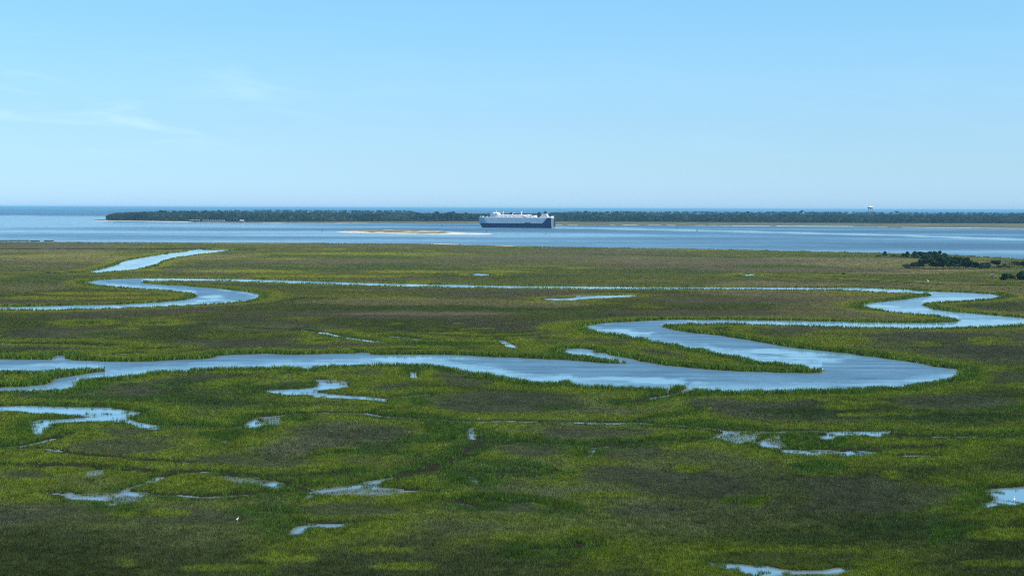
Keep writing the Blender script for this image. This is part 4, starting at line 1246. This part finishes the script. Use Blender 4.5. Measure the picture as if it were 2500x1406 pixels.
for (u, vb, vt, hw, style, c, lab) in BUSH:
    x, y, D = at_px(u, vb)
    h = (vb - vt) * y / F
    cw = 1.6 * hw * y / F
    big = h > 4.5
    tree('evergreen_tree' if style in ('oak', 'cedar') else 'bush', x, y, 0.35, h, cw, lab, 'tree' if style in ('oak', 'cedar') else 'bush',
         'trees and bushes on the right of the marsh', style, rt, c, leaf=1.0 if big else 0.7, n=1300 if big else 420)
# pale dry scrub along the back of the clump is part of the marsh grass; the bare dead tree
x, y, D = at_px(2423, 684)
t = empty('dead_tree', (x, y, 0.3))
h = 21 * y / F
tb = MB(); bb = MB()
tb.tube([(0, 0, -0.3), (0.1, 0, h * 0.25), (0.0, 0.1, h * 0.5)], [0.22, 0.16, 0.10], 6)
for k in range(26):
    a = rt.uniform(0, 6.28); z = h * rt.uniform(0.05, 0.45); L = h * rt.uniform(0.4, 0.62)
    sp = rt.uniform(0.3, 0.9)
    p0 = Vector((0, 0, z)); p1 = p0 + Vector((math.cos(a) * sp, math.sin(a) * sp, 0.8)).normalized() * L * 0.55
    p2 = p1 + Vector((math.cos(a + 0.3) * sp * 0.8, math.sin(a + 0.3) * sp, 0.9)).normalized() * L * 0.5
    bb.tube([p0, p1, p2], [0.16, 0.12, 0.07], 4)
    for q in range(3):
        e = p1 + Vector((rt.normal(), rt.normal(), 0.8)).normalized() * L * 0.4
        bb.tube([p1, e], [0.09, 0.05], 4)
tb.build('trunk', M_DEADWOOD, t); bb.build('branches', M_DEADWOOD, t)
tag(t, 'bare grey dead tree with fanned branches near the right edge', 'dead tree')

# ------------------------------------------------------------------ car carrier ship
SHIP_L, SHIP_B = 197.0, 32.0


def build_ship():
    # local axes: x from stern (0) to bow (L), y>0 towards starboard ... the viewer sees the side y = -B/2 ... +y is away
    x0, y0, _ = at_px(1350, 557.0)
    yaw = math.radians(180 - 16.5)
    root = empty('cargo_ship', (x0, y0 + 4, 0.0), yaw)
    root.rotation_euler = (0, 0, yaw)
    L, B = SHIP_L, SHIP_B
    # hull loft
    zs = [-2.5, 0.0, 4.0, 8.0, 11.6, 13.0, 19.0, 25.6]

    def xbow(z):
        return np.interp(z, [-2.5, 0, 4, 8, 11.6, 13, 19, 25.6], [L - 11, L - 9, L - 6.5, L - 4, L - 1.2, L - 0.5, L, L])

    def half(s, z):          # s along the length 0..1
        fine = np.interp(z, [-2.5, 0, 11.6, 25.6], [0.30, 0.26, 0.16, 0.10])   # share of length that tapers at the bow
        t = max(0.0, (s - (1 - fine)) / fine)
        b = math.sqrt(max(0.0, 1 - t ** 2.4)) * 0.985 + 0.015
        run = np.interp(z, [-2.5, 0, 8, 25.6], [0.55, 0.72, 1.0, 1.0])
        st = min(1.0, s / 0.14)
        return B / 2 * b * (run + (1 - run) * st)
    ss = list(np.linspace(0, 0.7, 15)) + list(np.linspace(0.73, 1.0, 22))
    hb = MB(); vs = []; fs = []
    nz_, ns_ = len(zs), len(ss)
    for side in (-1, 1):
        for s in ss:
            for z in zs:
                vs.append((s * xbow(z), side * half(s, z), z))
    def vid(side, i, j): return side * ns_ * nz_ + i * nz_ + j
    for i in range(ns_ - 1):
        for j in range(nz_ - 1):
            fs.append((vid(0, i, j), vid(0, i + 1, j), vid(0, i + 1, j + 1), vid(0, i, j + 1)))
            fs.append((vid(1, i, j + 1), vid(1, i + 1, j + 1), vid(1, i + 1, j), vid(1, i, j)))
        fs.append((vid(0, i, nz_ - 1), vid(0, i + 1, nz_ - 1), vid(1, i + 1, nz_ - 1), vid(1, i, nz_ - 1)))
    for j in range(nz_ - 1):
        fs.append((vid(0, 0, j), vid(0, 0, j + 1), vid(1, 0, j + 1), vid(1, 0, j)))
        fs.append((vid(0, ns_ - 1, j), vid(1, ns_ - 1, j), vid(1, ns_ - 1, j + 1), vid(0, ns_ - 1, j + 1)))
    hb.add(vs, fs)
    # livery: navy below, pale grey above, the navy rising in a slant towards the stern; transom coloured darker to offset the sun on it
    m, n, l = new_mat('ship_livery')
    b = n['Principled BSDF']; b.inputs['Roughness'].default_value = 0.5; b.inputs['Specular IOR Level'].default_value = 0.2
    tcs = n.new('ShaderNodeTexCoord'); sx_ = n.new('ShaderNodeSeparateXYZ'); l.new(tcs.outputs['Object'], sx_.inputs[0])

    def mm(op, a, bb_):
        q = n.new('ShaderNodeMath'); q.operation = op
        for i_, v_ in enumerate((a, bb_)):
            if isinstance(v_, (int, float)): q.inputs[i_].default_value = v_
            else: l.new(v_, q.inputs[i_])
        return q.outputs[0]
    low_ = mm('LESS_THAN', sx_.outputs[2], 11.6)
    slant = mm('LESS_THAN', mm('ADD', sx_.outputs[0], mm('MULTIPLY', mm('SUBTRACT', sx_.outputs[2], 11.6), 0.86)), 23.5)
    blue = mm('MAXIMUM', low_, slant)
    transom = mm('GREATER_THAN', sx_.outputs[0], 0.15)
    blue = mm('MULTIPLY', blue, transom)
    boot = mm('LESS_THAN', sx_.outputs[2], 0.9)
    nzs = n.new('ShaderNodeTexNoise'); nzs.inputs['Scale'].default_value = 0.15; nzs.inputs['Detail'].default_value = 6
    mps = n.new('ShaderNodeMapping'); mps.inputs['Scale'].default_value = (1, 1, 0.25)
    l.new(tcs.outputs['Object'], mps.inputs['Vector']); l.new(mps.outputs[0], nzs.inputs['Vector'])
    g = n.new('ShaderNodeValToRGB')
    g.color_ramp.elements[0].color = (0.29, 0.40, 0.49, 1); g.color_ramp.elements[1].color = (0.35, 0.47, 0.57, 1)
    g.color_ramp.elements[0].position = 0.3; g.color_ramp.elements[1].position = 0.7
    l.new(nzs.outputs['Fac'], g.inputs['Fac'])
    bl = n.new('ShaderNodeValToRGB')
    bl.color_ramp.elements[0].color = (0.001, 0.010, 0.060, 1); bl.color_ramp.elements[1].color = (0.002, 0.016, 0.080, 1)
    l.new(nzs.outputs['Fac'], bl.inputs['Fac'])
    mx1 = n.new('ShaderNodeMix'); mx1.data_type = 'RGBA'
    l.new(blue, mx1.inputs['Factor']); l.new(g.outputs[0], mx1.inputs[6]); l.new(bl.outputs[0], mx1.inputs[7])
    mx2 = n.new('ShaderNodeMix'); mx2.data_type = 'RGBA'
    l.new(boot, mx2.inputs['Factor']); l.new(mx1.outputs[2], mx2.inputs[6]); mx2.inputs[7].default_value = (0.02, 0.015, 0.03, 1)
    mx3 = n.new('ShaderNodeMix'); mx3.data_type = 'RGBA'
    l.new(transom, mx3.inputs['Factor']); mx3.inputs[6].default_value = (0.20, 0.22, 0.27, 1); l.new(mx2.outputs[2], mx3.inputs[7])
    l.new(mx3.outputs[2], b.inputs['Base Color'])
    hull = hb.build('hull', m, root)
    # white rail band along the top edge with openings
    bw = MB()
    for i in range(ns_ - 1):
        for side in (-1, 1):
            a_ = (ss[i] * L, side * (half(ss[i], 25.6) - 0.25)); c_ = (ss[i + 1] * L, side * (half(ss[i + 1], 25.6) - 0.25))
            mid = ((a_[0] + c_[0]) / 2, (a_[1] + c_[1]) / 2, 26.25)
            ln = math.hypot(c_[0] - a_[0], c_[1] - a_[1])
            bw.box(mid, (ln * (1.0 if ss[i] > 0.74 else 0.72), 0.25, 1.3), math.atan2(c_[1] - a_[1], c_[0] - a_[0]))
    bw.build('bulwark', M_WHITE, root)
    # long deckhouse
    dk = MB(); dk.box((0.52 * L, 0, 28.8), (0.58 * L, 26, 6.4)); dk.box((0.55 * L, 0, 32.8), (0.46 * L, 22, 1.6))
    dk.build('deckhouse', M_CREAM, root)
    # bridge
    br = MB(); br.box((0.768 * L, 0, 29.6), (24, 28, 8.0)); br.box((0.775 * L, 0, 35.2), (18, 30, 3.2)); br.box((0.765 * L, 0, 37.9), (11, 22, 2.2))
    brh = br.build('bridge_house', M_WHITE, root)
    wg = MB(); wg.box((0.775 * L, 0, 35.8), (17.3, 30.3, 0.8)); wg.build('window_band', M_GLASS, brh)
    wnx = MB(); wnx.box((0.78 * L, 0, 34.2), (4.5, 33.5, 1.5)); wnx.build('bridge_wing', M_WHITE, brh)
    mast = MB(); mast.tube([(0.765 * L, 0, 38.7), (0.765 * L, 0, 44.5)], [0.7, 0.4], 6); mast.box((0.765 * L, 0, 41.2), (1.0, 5.0, 0.6)); mast.box((0.765 * L, 0, 42.8), (0.8, 3.4, 0.4))
    mast.build('mast', M_WHITE, brh)
    rd = MB(); rd.box((0.765 * L + 0.9, 0, 42.0), (0.6, 4.2, 0.7)); rd.build('radar', M_WHITE, brh)
    for (sx2, hh) in ((0.80, 41.5), (0.735, 41.0), (0.69, 39.0), (0.985, 31.5), (0.835, 33)):
        q = MB(); q.tube([(sx2 * L, -4, 25.6), (sx2 * L, -4, hh)], [0.45, 0.22], 6); q.box((sx2 * L, -4, hh - 0.8), (0.4, 2.4, 0.3)); q.build('pole', M_WHITE, root)
    dm = MB(); dm.lathe([(0.2, 0), (1.0, 0.3), (1.25, 1.2), (0.9, 2.1), (0.2, 2.5)], 12, (0.665 * L, 2, 38.6)); dm.tube([(0.665 * L, 2, 33), (0.665 * L, 2, 38.8)], [0.5, 0.4], 6)
    dm.build('radome', M_WHITE, root, True)
    # ventilators: mushroom heads along both edges
    rv = np.random.default_rng(3)
    for i in range(34):
        s_ = 0.04 + 0.92 * i / 33.0
        side = -1 if i % 2 else 1
        hh = rv.uniform(1.6, 3.4); wd = rv.uniform(1.6, 3.4)
        q = MB()
        yy = side * (half(s_, 25.6) - 2.6)
        q.box((s_ * L, yy, 25.6 + hh / 2), (wd * 0.8, 1.8, hh)); q.box((s_ * L, yy, 25.6 + hh + 0.35), (wd, 2.4, 0.7), 0, 0.8)
        q.build('ventilator', M_WHITE, root)
    for (s_, c_, hh) in ((0.45, 8.0, 5.4), (0.30, 4.0, 4.6)):
        q = MB(); q.box((s_ * L, -8, 28.6), (c_, 3, 3.2)); q.box((s_ * L + 1, -8, 28.6 + hh / 2), (2, 2.4, hh)); q.build('ventilator', M_CREAM, root)
    # tall flue post and a crane jib amidships
    q = MB(); q.box((0.425 * L, -2, 36.4), (2.4, 2.4, 6.0)); q.box((0.425 * L, -2, 40.4), (3.8, 3.6, 2.4)); q.build('air_intake', M_WHITE, root)
    q = MB(); q.tube([(0.55 * L, -3, 33), (0.55 * L, -3, 35.6)], [0.7, 0.6], 6); q.tube([(0.55 * L, -3, 35.4), (0.515 * L, -3, 39.5)], [0.5, 0.35], 6); q.build('deck_crane', M_WHITE, root)
    # lifeboats in davits
    for side in (-1, 1):
        q = MB(); n2 = 8
        pts = [(0.355 * L + k * 1.3 - 4.5, side * 14.2, 29.1) for k in range(n2)]
        q.tube(pts, [0.25, 1.0, 1.35, 1.4, 1.4, 1.35, 1.0, 0.25], 8); lb = q.build('lifeboat', M_WHITE, root, True)
        for dx2 in (-2.5, 2.5):
            d_ = MB(); d_.tube([(0.355 * L + dx2, side * 11.5, 26), (0.355 * L + dx2, side * 12.6, 31.2), (0.355 * L + dx2, side * 14.2, 31.0)], [0.25, 0.22, 0.2], 5)
            d_.build('davit', M_WHITE, lb)
    # funnel casing and funnel
    fc = MB(); fc.prism([(13, 25.6), (33, 25.6), (29, 36.0), (17.5, 36.0)], -14.5, 2); fcs = fc.build('funnel_casing', M_GREY, root)
    fn = MB(); fn.prism([(18.3, 36.0), (26.5, 36.0), (25.6, 40.6), (18.8, 40.6)], -12, -4); fn.build('funnel', M_NAVY, fcs)
    for k in range(3):
        q = MB(); q.tube([(20.2 + 2.0 * k, -8, 40.2), (20.2 + 2.0 * k, -8, 43.6 - 0.5 * abs(k - 1))], [0.7, 0.65], 8); q.build('exhaust_pipe', M_NAVY, fcs)
    # stern house, mooring deck
    q = MB(); q.box((5.2, 0, 27.2), (8, 26, 3.2)); q.box((4.0, -9, 29.6), (4, 6, 1.8)); q.build('stern_house', M_WHITE, root)
    # side door on the near side, quarter ramp on the stern, dark openings of the mooring deck
    sdm = MB(); sdm.box((62.5, SHIP_B / 2 * 0.995 + 0.15, 11.6), (14.5, 0.5, 4.2)); sdm.build('side_door', M_NAVY, root)
    sdm = MB(); sdm.box((62.5, -SHIP_B / 2 * 0.995 - 0.15, 11.6), (14.5, 0.5, 4.2)); sdm.build('side_door', M_NAVY, root)
    q = MB()
    q.prism([(-0.2, 3.0), (-2.6, 2.6), (-3.4, 25), (-2.4, 26), (-0.2, 16)], -13.5, -6.0)
    q.build('stern_ramp', M_DARK, root)
    for (yy, zz, wy_, hz) in ((8, 20, 3, 3.2), (8, 14.5, 3, 2.4), (2, 9.5, 4, 2.2), (11, 9.5, 2.6, 2.2)):
        q = MB(); q.box((-0.1, yy, zz), (0.3, wy_, hz)); q.build('stern_opening', M_GLASS, root)
    for (xx) in (L * 0.965, L * 0.945):
        q = MB(); q.box((xx, half(0.95, 12.5) * 0.72, 13.2), (1.0, 0.6, 1.2)); q.build('hawse_hole', M_DARK, root)
    tag(root, 'large car carrier ship, navy below and pale grey above, white deck gear', 'ship')
    return root


ship = build_ship()
# bow wave
fm = MB()
bx0, by0, _ = at_px(1196, 554.6)
for (du, dv, ln, wd) in ((0, 0.2, 4.5, 2.5), (11, 0.5, 3.5, 2.0), (24, 0.9, 2.0, 1.5), (-4, -0.2, 2.5, 1.5)):
    cx, cy, _ = at_px(1198 + du, 554.9 + dv)
    fm.box((cx, cy, 0.35), (ln, wd, 0.8), 0.2, 0.4)
M_FOAM = paint('foam', (0.80, 0.82, 0.82), 0.8, 0.1, 0.5)
o = fm.build('foam', M_FOAM); tag(o, 'white bow wave splashes along the waterline of the ship', 'foam', kind='stuff')


# ------------------------------------------------------------------ covered pier on the far beach
def build_pier():
    xa, ya, _ = at_px(461, 543.2); xb, yb, _ = at_px(586, 544.4)
    L = math.hypot(xb - xa, yb - ya); yaw = math.atan2(yb - ya, xb - xa)
    root = empty('pier', (xa, ya, 0), yaw)
    q = MB(); q.box((L / 2, 0, 3.4), (L, 5, 0.7)); q.build('deck', M_WOOD, root)
    npile = 18
    for i in range(npile):
        for sy in (-2.0, 2.0):
            q = MB(); x = 1 + (L - 2) * i / (npile - 1); q.tube([(x, sy, -1), (x, sy, 3.6 if i % 3 else 5.0)], [0.55, 0.5], 6); q.build('piling', M_WOOD, root)
    q = MB()
    for sy in (-2.3, 2.3):
        q.box((L / 2, sy, 4.7), (L, 0.15, 0.2)); q.box((L / 2, sy, 4.3), (L, 0.12, 0.15))
    q.build('railing', M_WOOD, root)
    f = L / 125.0
    # separate little shelter roofs on the left third, a long slatted roof in the middle
    for i in range(8):
        x = (2 + i * 3.3) * f
        q = MB(); q.prism([(x - 1.5, 7.2), (x + 1.5, 7.2), (x + 1.2, 8.1), (x - 1.2, 8.1)], -2.6, 2.6); rfo = q.build('roof', M_ROOF, root)
        for sy in (-2.2, 2.2):
            q = MB(); q.tube([(x, sy, 3.7), (x, sy, 7.3)], [0.2, 0.2], 5); q.build('post', M_WOOD, rfo)
    for i in range(13):
        x = (36 + i * 4.2) * f
        q = MB(); q.prism([(x - 2.2, 6.7), (x + 2.2, 6.7), (x + 2.0, 8.0), (x - 2.0, 8.0)], -3.0, 3.0); rfo = q.build('roof', M_ROOF, root)
        for sy in (-2.4, 2.4):
            q = MB(); q.tube([(x, sy, 3.7), (x, sy, 6.9)], [0.22, 0.22], 5); q.build('post', M_WOOD, rfo)
    tag(root, 'long timber pier with pale roofed shelters along the far island beach', 'pier')
    # hut at the end
    xh, yh, _ = at_px(590.5, 544.6)
    hut = empty('hut', (xh, yh, 0), yaw)
    q = MB(); q.box((0, 0, 3.4), (15, 9, 0.7))
    q.build('platform', M_WOOD, hut)
    for sx in (-6.5, 0, 6.5):
        for sy in (-3.8, 3.8):
            q = MB(); q.tube([(sx, sy, -1), (sx, sy, 3.4)], [0.5, 0.45], 6); q.build('piling', M_WOOD, hut)
    q = MB(); q.box((0, 0, 5.6), (11, 6.4, 3.7)); hwl = q.build('wall', M_WOOD, hut)
    for dx in (-2.5, 2.5):
        q = MB(); q.box((dx, -3.25, 5.6), (2.0, 0.2, 1.6)); q.build('window', M_GLASS, hwl)
    q = MB(); q.add([(-7, -4.4, 7.4), (7, -4.4, 7.4), (7, 4.4, 7.4), (-7, 4.4, 7.4), (-6.2, 0, 9.6), (6.2, 0, 9.6)],
                    [(0, 1, 5, 4), (2, 3, 4, 5), (0, 4, 3), (1, 2, 5), (3, 2, 1, 0)]); q.build('roof', M_ROOF, hut)
    tag(hut, 'small timber hut with a white hipped roof at the right end of the pier', 'hut')


build_pier()


# ------------------------------------------------------------------ water tower over the wood
def build_tower():
    D = 5420.0; u = 2123.5
    x_, y_ = px2w(u, 560.0); x = float(x_ / y_ * D)
    vh = float(vhor(u))
    zt = lambda v: H - (v - vh) * D / F
    root = empty('water_tower', (x, D, float(isl_elev(u, D))))
    e = float(isl_elev(u, D))
    zb, ztop = zt(509.8) - e, zt(503.2) - e
    R = 6.0 * D / F
    hm = (zb + ztop) / 2; hz = (ztop - zb) / 2
    q = MB(); pr = []
    for k in range(13):
        a = -math.pi / 2 + math.pi * k / 12
        pr.append((max(0.3, R * math.cos(a) ** 0.75 if math.cos(a) > 0 else 0.3), hm + hz * math.sin(a)))
    q.lathe(pr, 28); tank = q.build('tank', M_WHITE, root, True)
    q = MB(); q.lathe([(R * 1.04, hm - 0.5), (R * 1.10, hm - 0.5), (R * 1.10, hm + 0.7), (R * 1.04, hm + 0.7)], 28); q.build('walkway', M_STEEL, tank)
    for k in range(6):
        a = 2 * math.pi * k / 6 + 0.3
        q = MB(); q.tube([(math.cos(a) * R * 1.08, math.sin(a) * R * 1.08, -0.5), (math.cos(a) * R * 0.86, math.sin(a) * R * 0.86, hm - 0.6)], [0.85, 0.75], 8); q.build('leg', M_STEEL, root)
    q = MB(); q.tube([(0, 0, -0.5), (0, 0, zb + 0.5)], [1.2, 1.2], 10); q.build('riser_pipe', M_STEEL, root)
    q = MB()
    for zz in (zb * 0.35, zb * 0.68):
        for k in range(6):
            a = 2 * math.pi * k / 6 + 0.3; b = 2 * math.pi * (k + 1) / 6 + 0.3
            q.tube([(math.cos(a) * R * 1.0, math.sin(a) * R * 1.0, zz), (math.cos(b) * R * 1.0, math.sin(b) * R * 1.0, zz)], [0.4, 0.4], 5)
    q.build('bracing', M_STEEL, root)
    for dx in (-R * 0.38, R * 0.38):
        q = MB(); q.tube([(dx, 0, ztop - 1.5), (dx, 0, ztop + 1.9)], [0.6, 0.5], 5); q.box((dx, 0, ztop + 1.2), (2.4, 1.0, 1.2)); q.build('antenna', M_STEEL, tank)
    tag(root, 'white water tower with a rounded tank on legs rising over the wood', 'water tower')


build_tower()


# ------------------------------------------------------------------ buoys, beacons and posts
def buoy(u, v, mat, label):
    x, y, D = at_px(u, v)
    r = empty('channel_buoy', (x, y, 0))
    q = MB(); q.lathe([(1.2, -0.6), (1.7, 0.0), (1.7, 0.9), (1.3, 1.2)], 14); q.build('float', mat, r, False)
    q = MB()
    for k in range(4):
        a = math.pi / 4 + k * math.pi / 2
        q.tube([(1.1 * math.cos(a), 1.1 * math.sin(a), 1.1), (0.5 * math.cos(a), 0.5 * math.sin(a), 4.4)], [0.2, 0.16], 5)
    q.build('cage', mat, r)
    q = MB(); q.box((0, 0, 3.5), (1.7, 1.7, 1.5)); q.build('daymark', mat, r)
    q = MB(); q.tube([(0, 0, 4.2), (0, 0, 5.1)], [0.3, 0.22], 6); q.build('lantern', M_DARK, r)
    tag(r, label, 'buoy', 'buoys in the shipping channel')


buoy(1079, 553.5, M_GREEN, 'dark channel buoy left of the bow of the ship')
buoy(1653, 557.2, M_GREEN, 'dark channel buoy farther from the viewer right of the ship')
buoy(1702, 564.4, M_RED, 'dark channel buoy nearer and farther right of the ship')


def beacon(u, v, h, label, group, board=True):
    x, y, D = at_px(u, v)
    r = empty('beacon_post' if board else 'mooring_post', (x, y, 0))
    q = MB(); q.tube([(0, 0, -1), (0, 0, h)], [0.45, 0.38], 7); q.build('pole', M_WOOD, r)
    if board:
        q = MB(); q.box((0, -0.5, h - 0.7), (1.7, 0.2, 1.7)); q.build('board', M_DARK, r)
    tag(r, label, 'post', group)


beacon(786.5, 567, 5.0, 'lone dark post standing in the water left of the sandy islet', 'marker posts in the sound')
beacon(1187, 569.3, 5.5, 'thin marker post near the right tip of the sandy islet', 'marker posts in the sound')
beacon(153, 520.5, 8.0, 'left one of two tiny far posts on the open sea at left', 'far sea beacons')
beacon(162.6, 520, 9.0, 'right one of two tiny far posts on the open sea at left', 'far sea beacons')
beacon(2053.5, 556.2, 4.0, 'left post of the four off the white beach below the water tower', 'posts off the right beach', False)
beacon(2071.5, 556.2, 4.5, 'second post from the left off the beach below the water tower', 'posts off the right beach', False)
beacon(2169, 558, 3.4, 'third post, off the beach gap right of the water tower', 'posts off the right beach', False)
beacon(2193, 558, 3.4, 'fourth and rightmost post, off the beach right of the water tower', 'posts off the right beach', False)


# ------------------------------------------------------------------ white birds
def egret(u, v, rz, label, z=0.5, k=1.0):
    x, y, D = at_px(u, v)
    r = empty('egret', (x, y, z), rz)
    q = MB()
    P = [(-0.42, 0, 0.42), (-0.25, 0, 0.50), (0.0, 0, 0.56), (0.16, 0, 0.64), (0.20, 0, 0.78), (0.13, 0, 0.92), (0.17, 0, 1.04), (0.27, 0, 1.06), (0.36, 0, 1.03)]
    q.tube([tuple(c * k for c in p) for p in P], [k * t for t in (0.03, 0.12, 0.16, 0.11, 0.05, 0.035, 0.04, 0.045, 0.02)], 8)
    for sy in (-0.05, 0.05):
        q.tube([(0, sy * k, -0.45), (0.04 * k, sy * k, 0.22 * k), (-0.02 * k, sy * k, 0.5 * k)], [0.015 * k, 0.018 * k, 0.03 * k], 5)
    q.build('body', M_FEATHER, r, True)
    q = MB(); q.tube([(0.36 * k, 0, 1.03 * k), (0.50 * k, 0, 1.0 * k)], [0.02 * k, 0.005 * k], 5); q.build('bill', M_BILL, r)
    tag(r, label, 'bird', 'white egrets on the marsh')


egret(580, 1281, 0.5, 'white egret standing alone in the near grass, lower left', 0.62, 0.6)
egret(2265, 692, 2.6, 'white egret resting in the far marsh below the evergreen clump', 0.6, 1.9)
egret(2476, 1226, 1.0, 'white egret wading in the pool at the right edge', 0.10, 0.8)

# ------------------------------------------------------------------ haze
hb = MB(); R = RIM + 1500
hb.box((0, 0, (-1.5 + 66.6) / 2), (2 * R, 2 * R, 68.1))
mh, nh, lh = new_mat('haze_air')
nh.remove(nh['Principled BSDF'])
pv = nh.new('ShaderNodeVolumePrincipled')
pv.inputs['Color'].default_value = (0.27, 0.66, 0.97, 1)
pv.inputs['Density'].default_value = HAZE
pv.inputs['Anisotropy'].default_value = 0.0
lh.new(pv.outputs[0], nh['Material Output'].inputs['Volume'])
hz = hb.build('haze', mh)
tag(hz, 'pale blue sea haze', 'haze', kind='stuff')
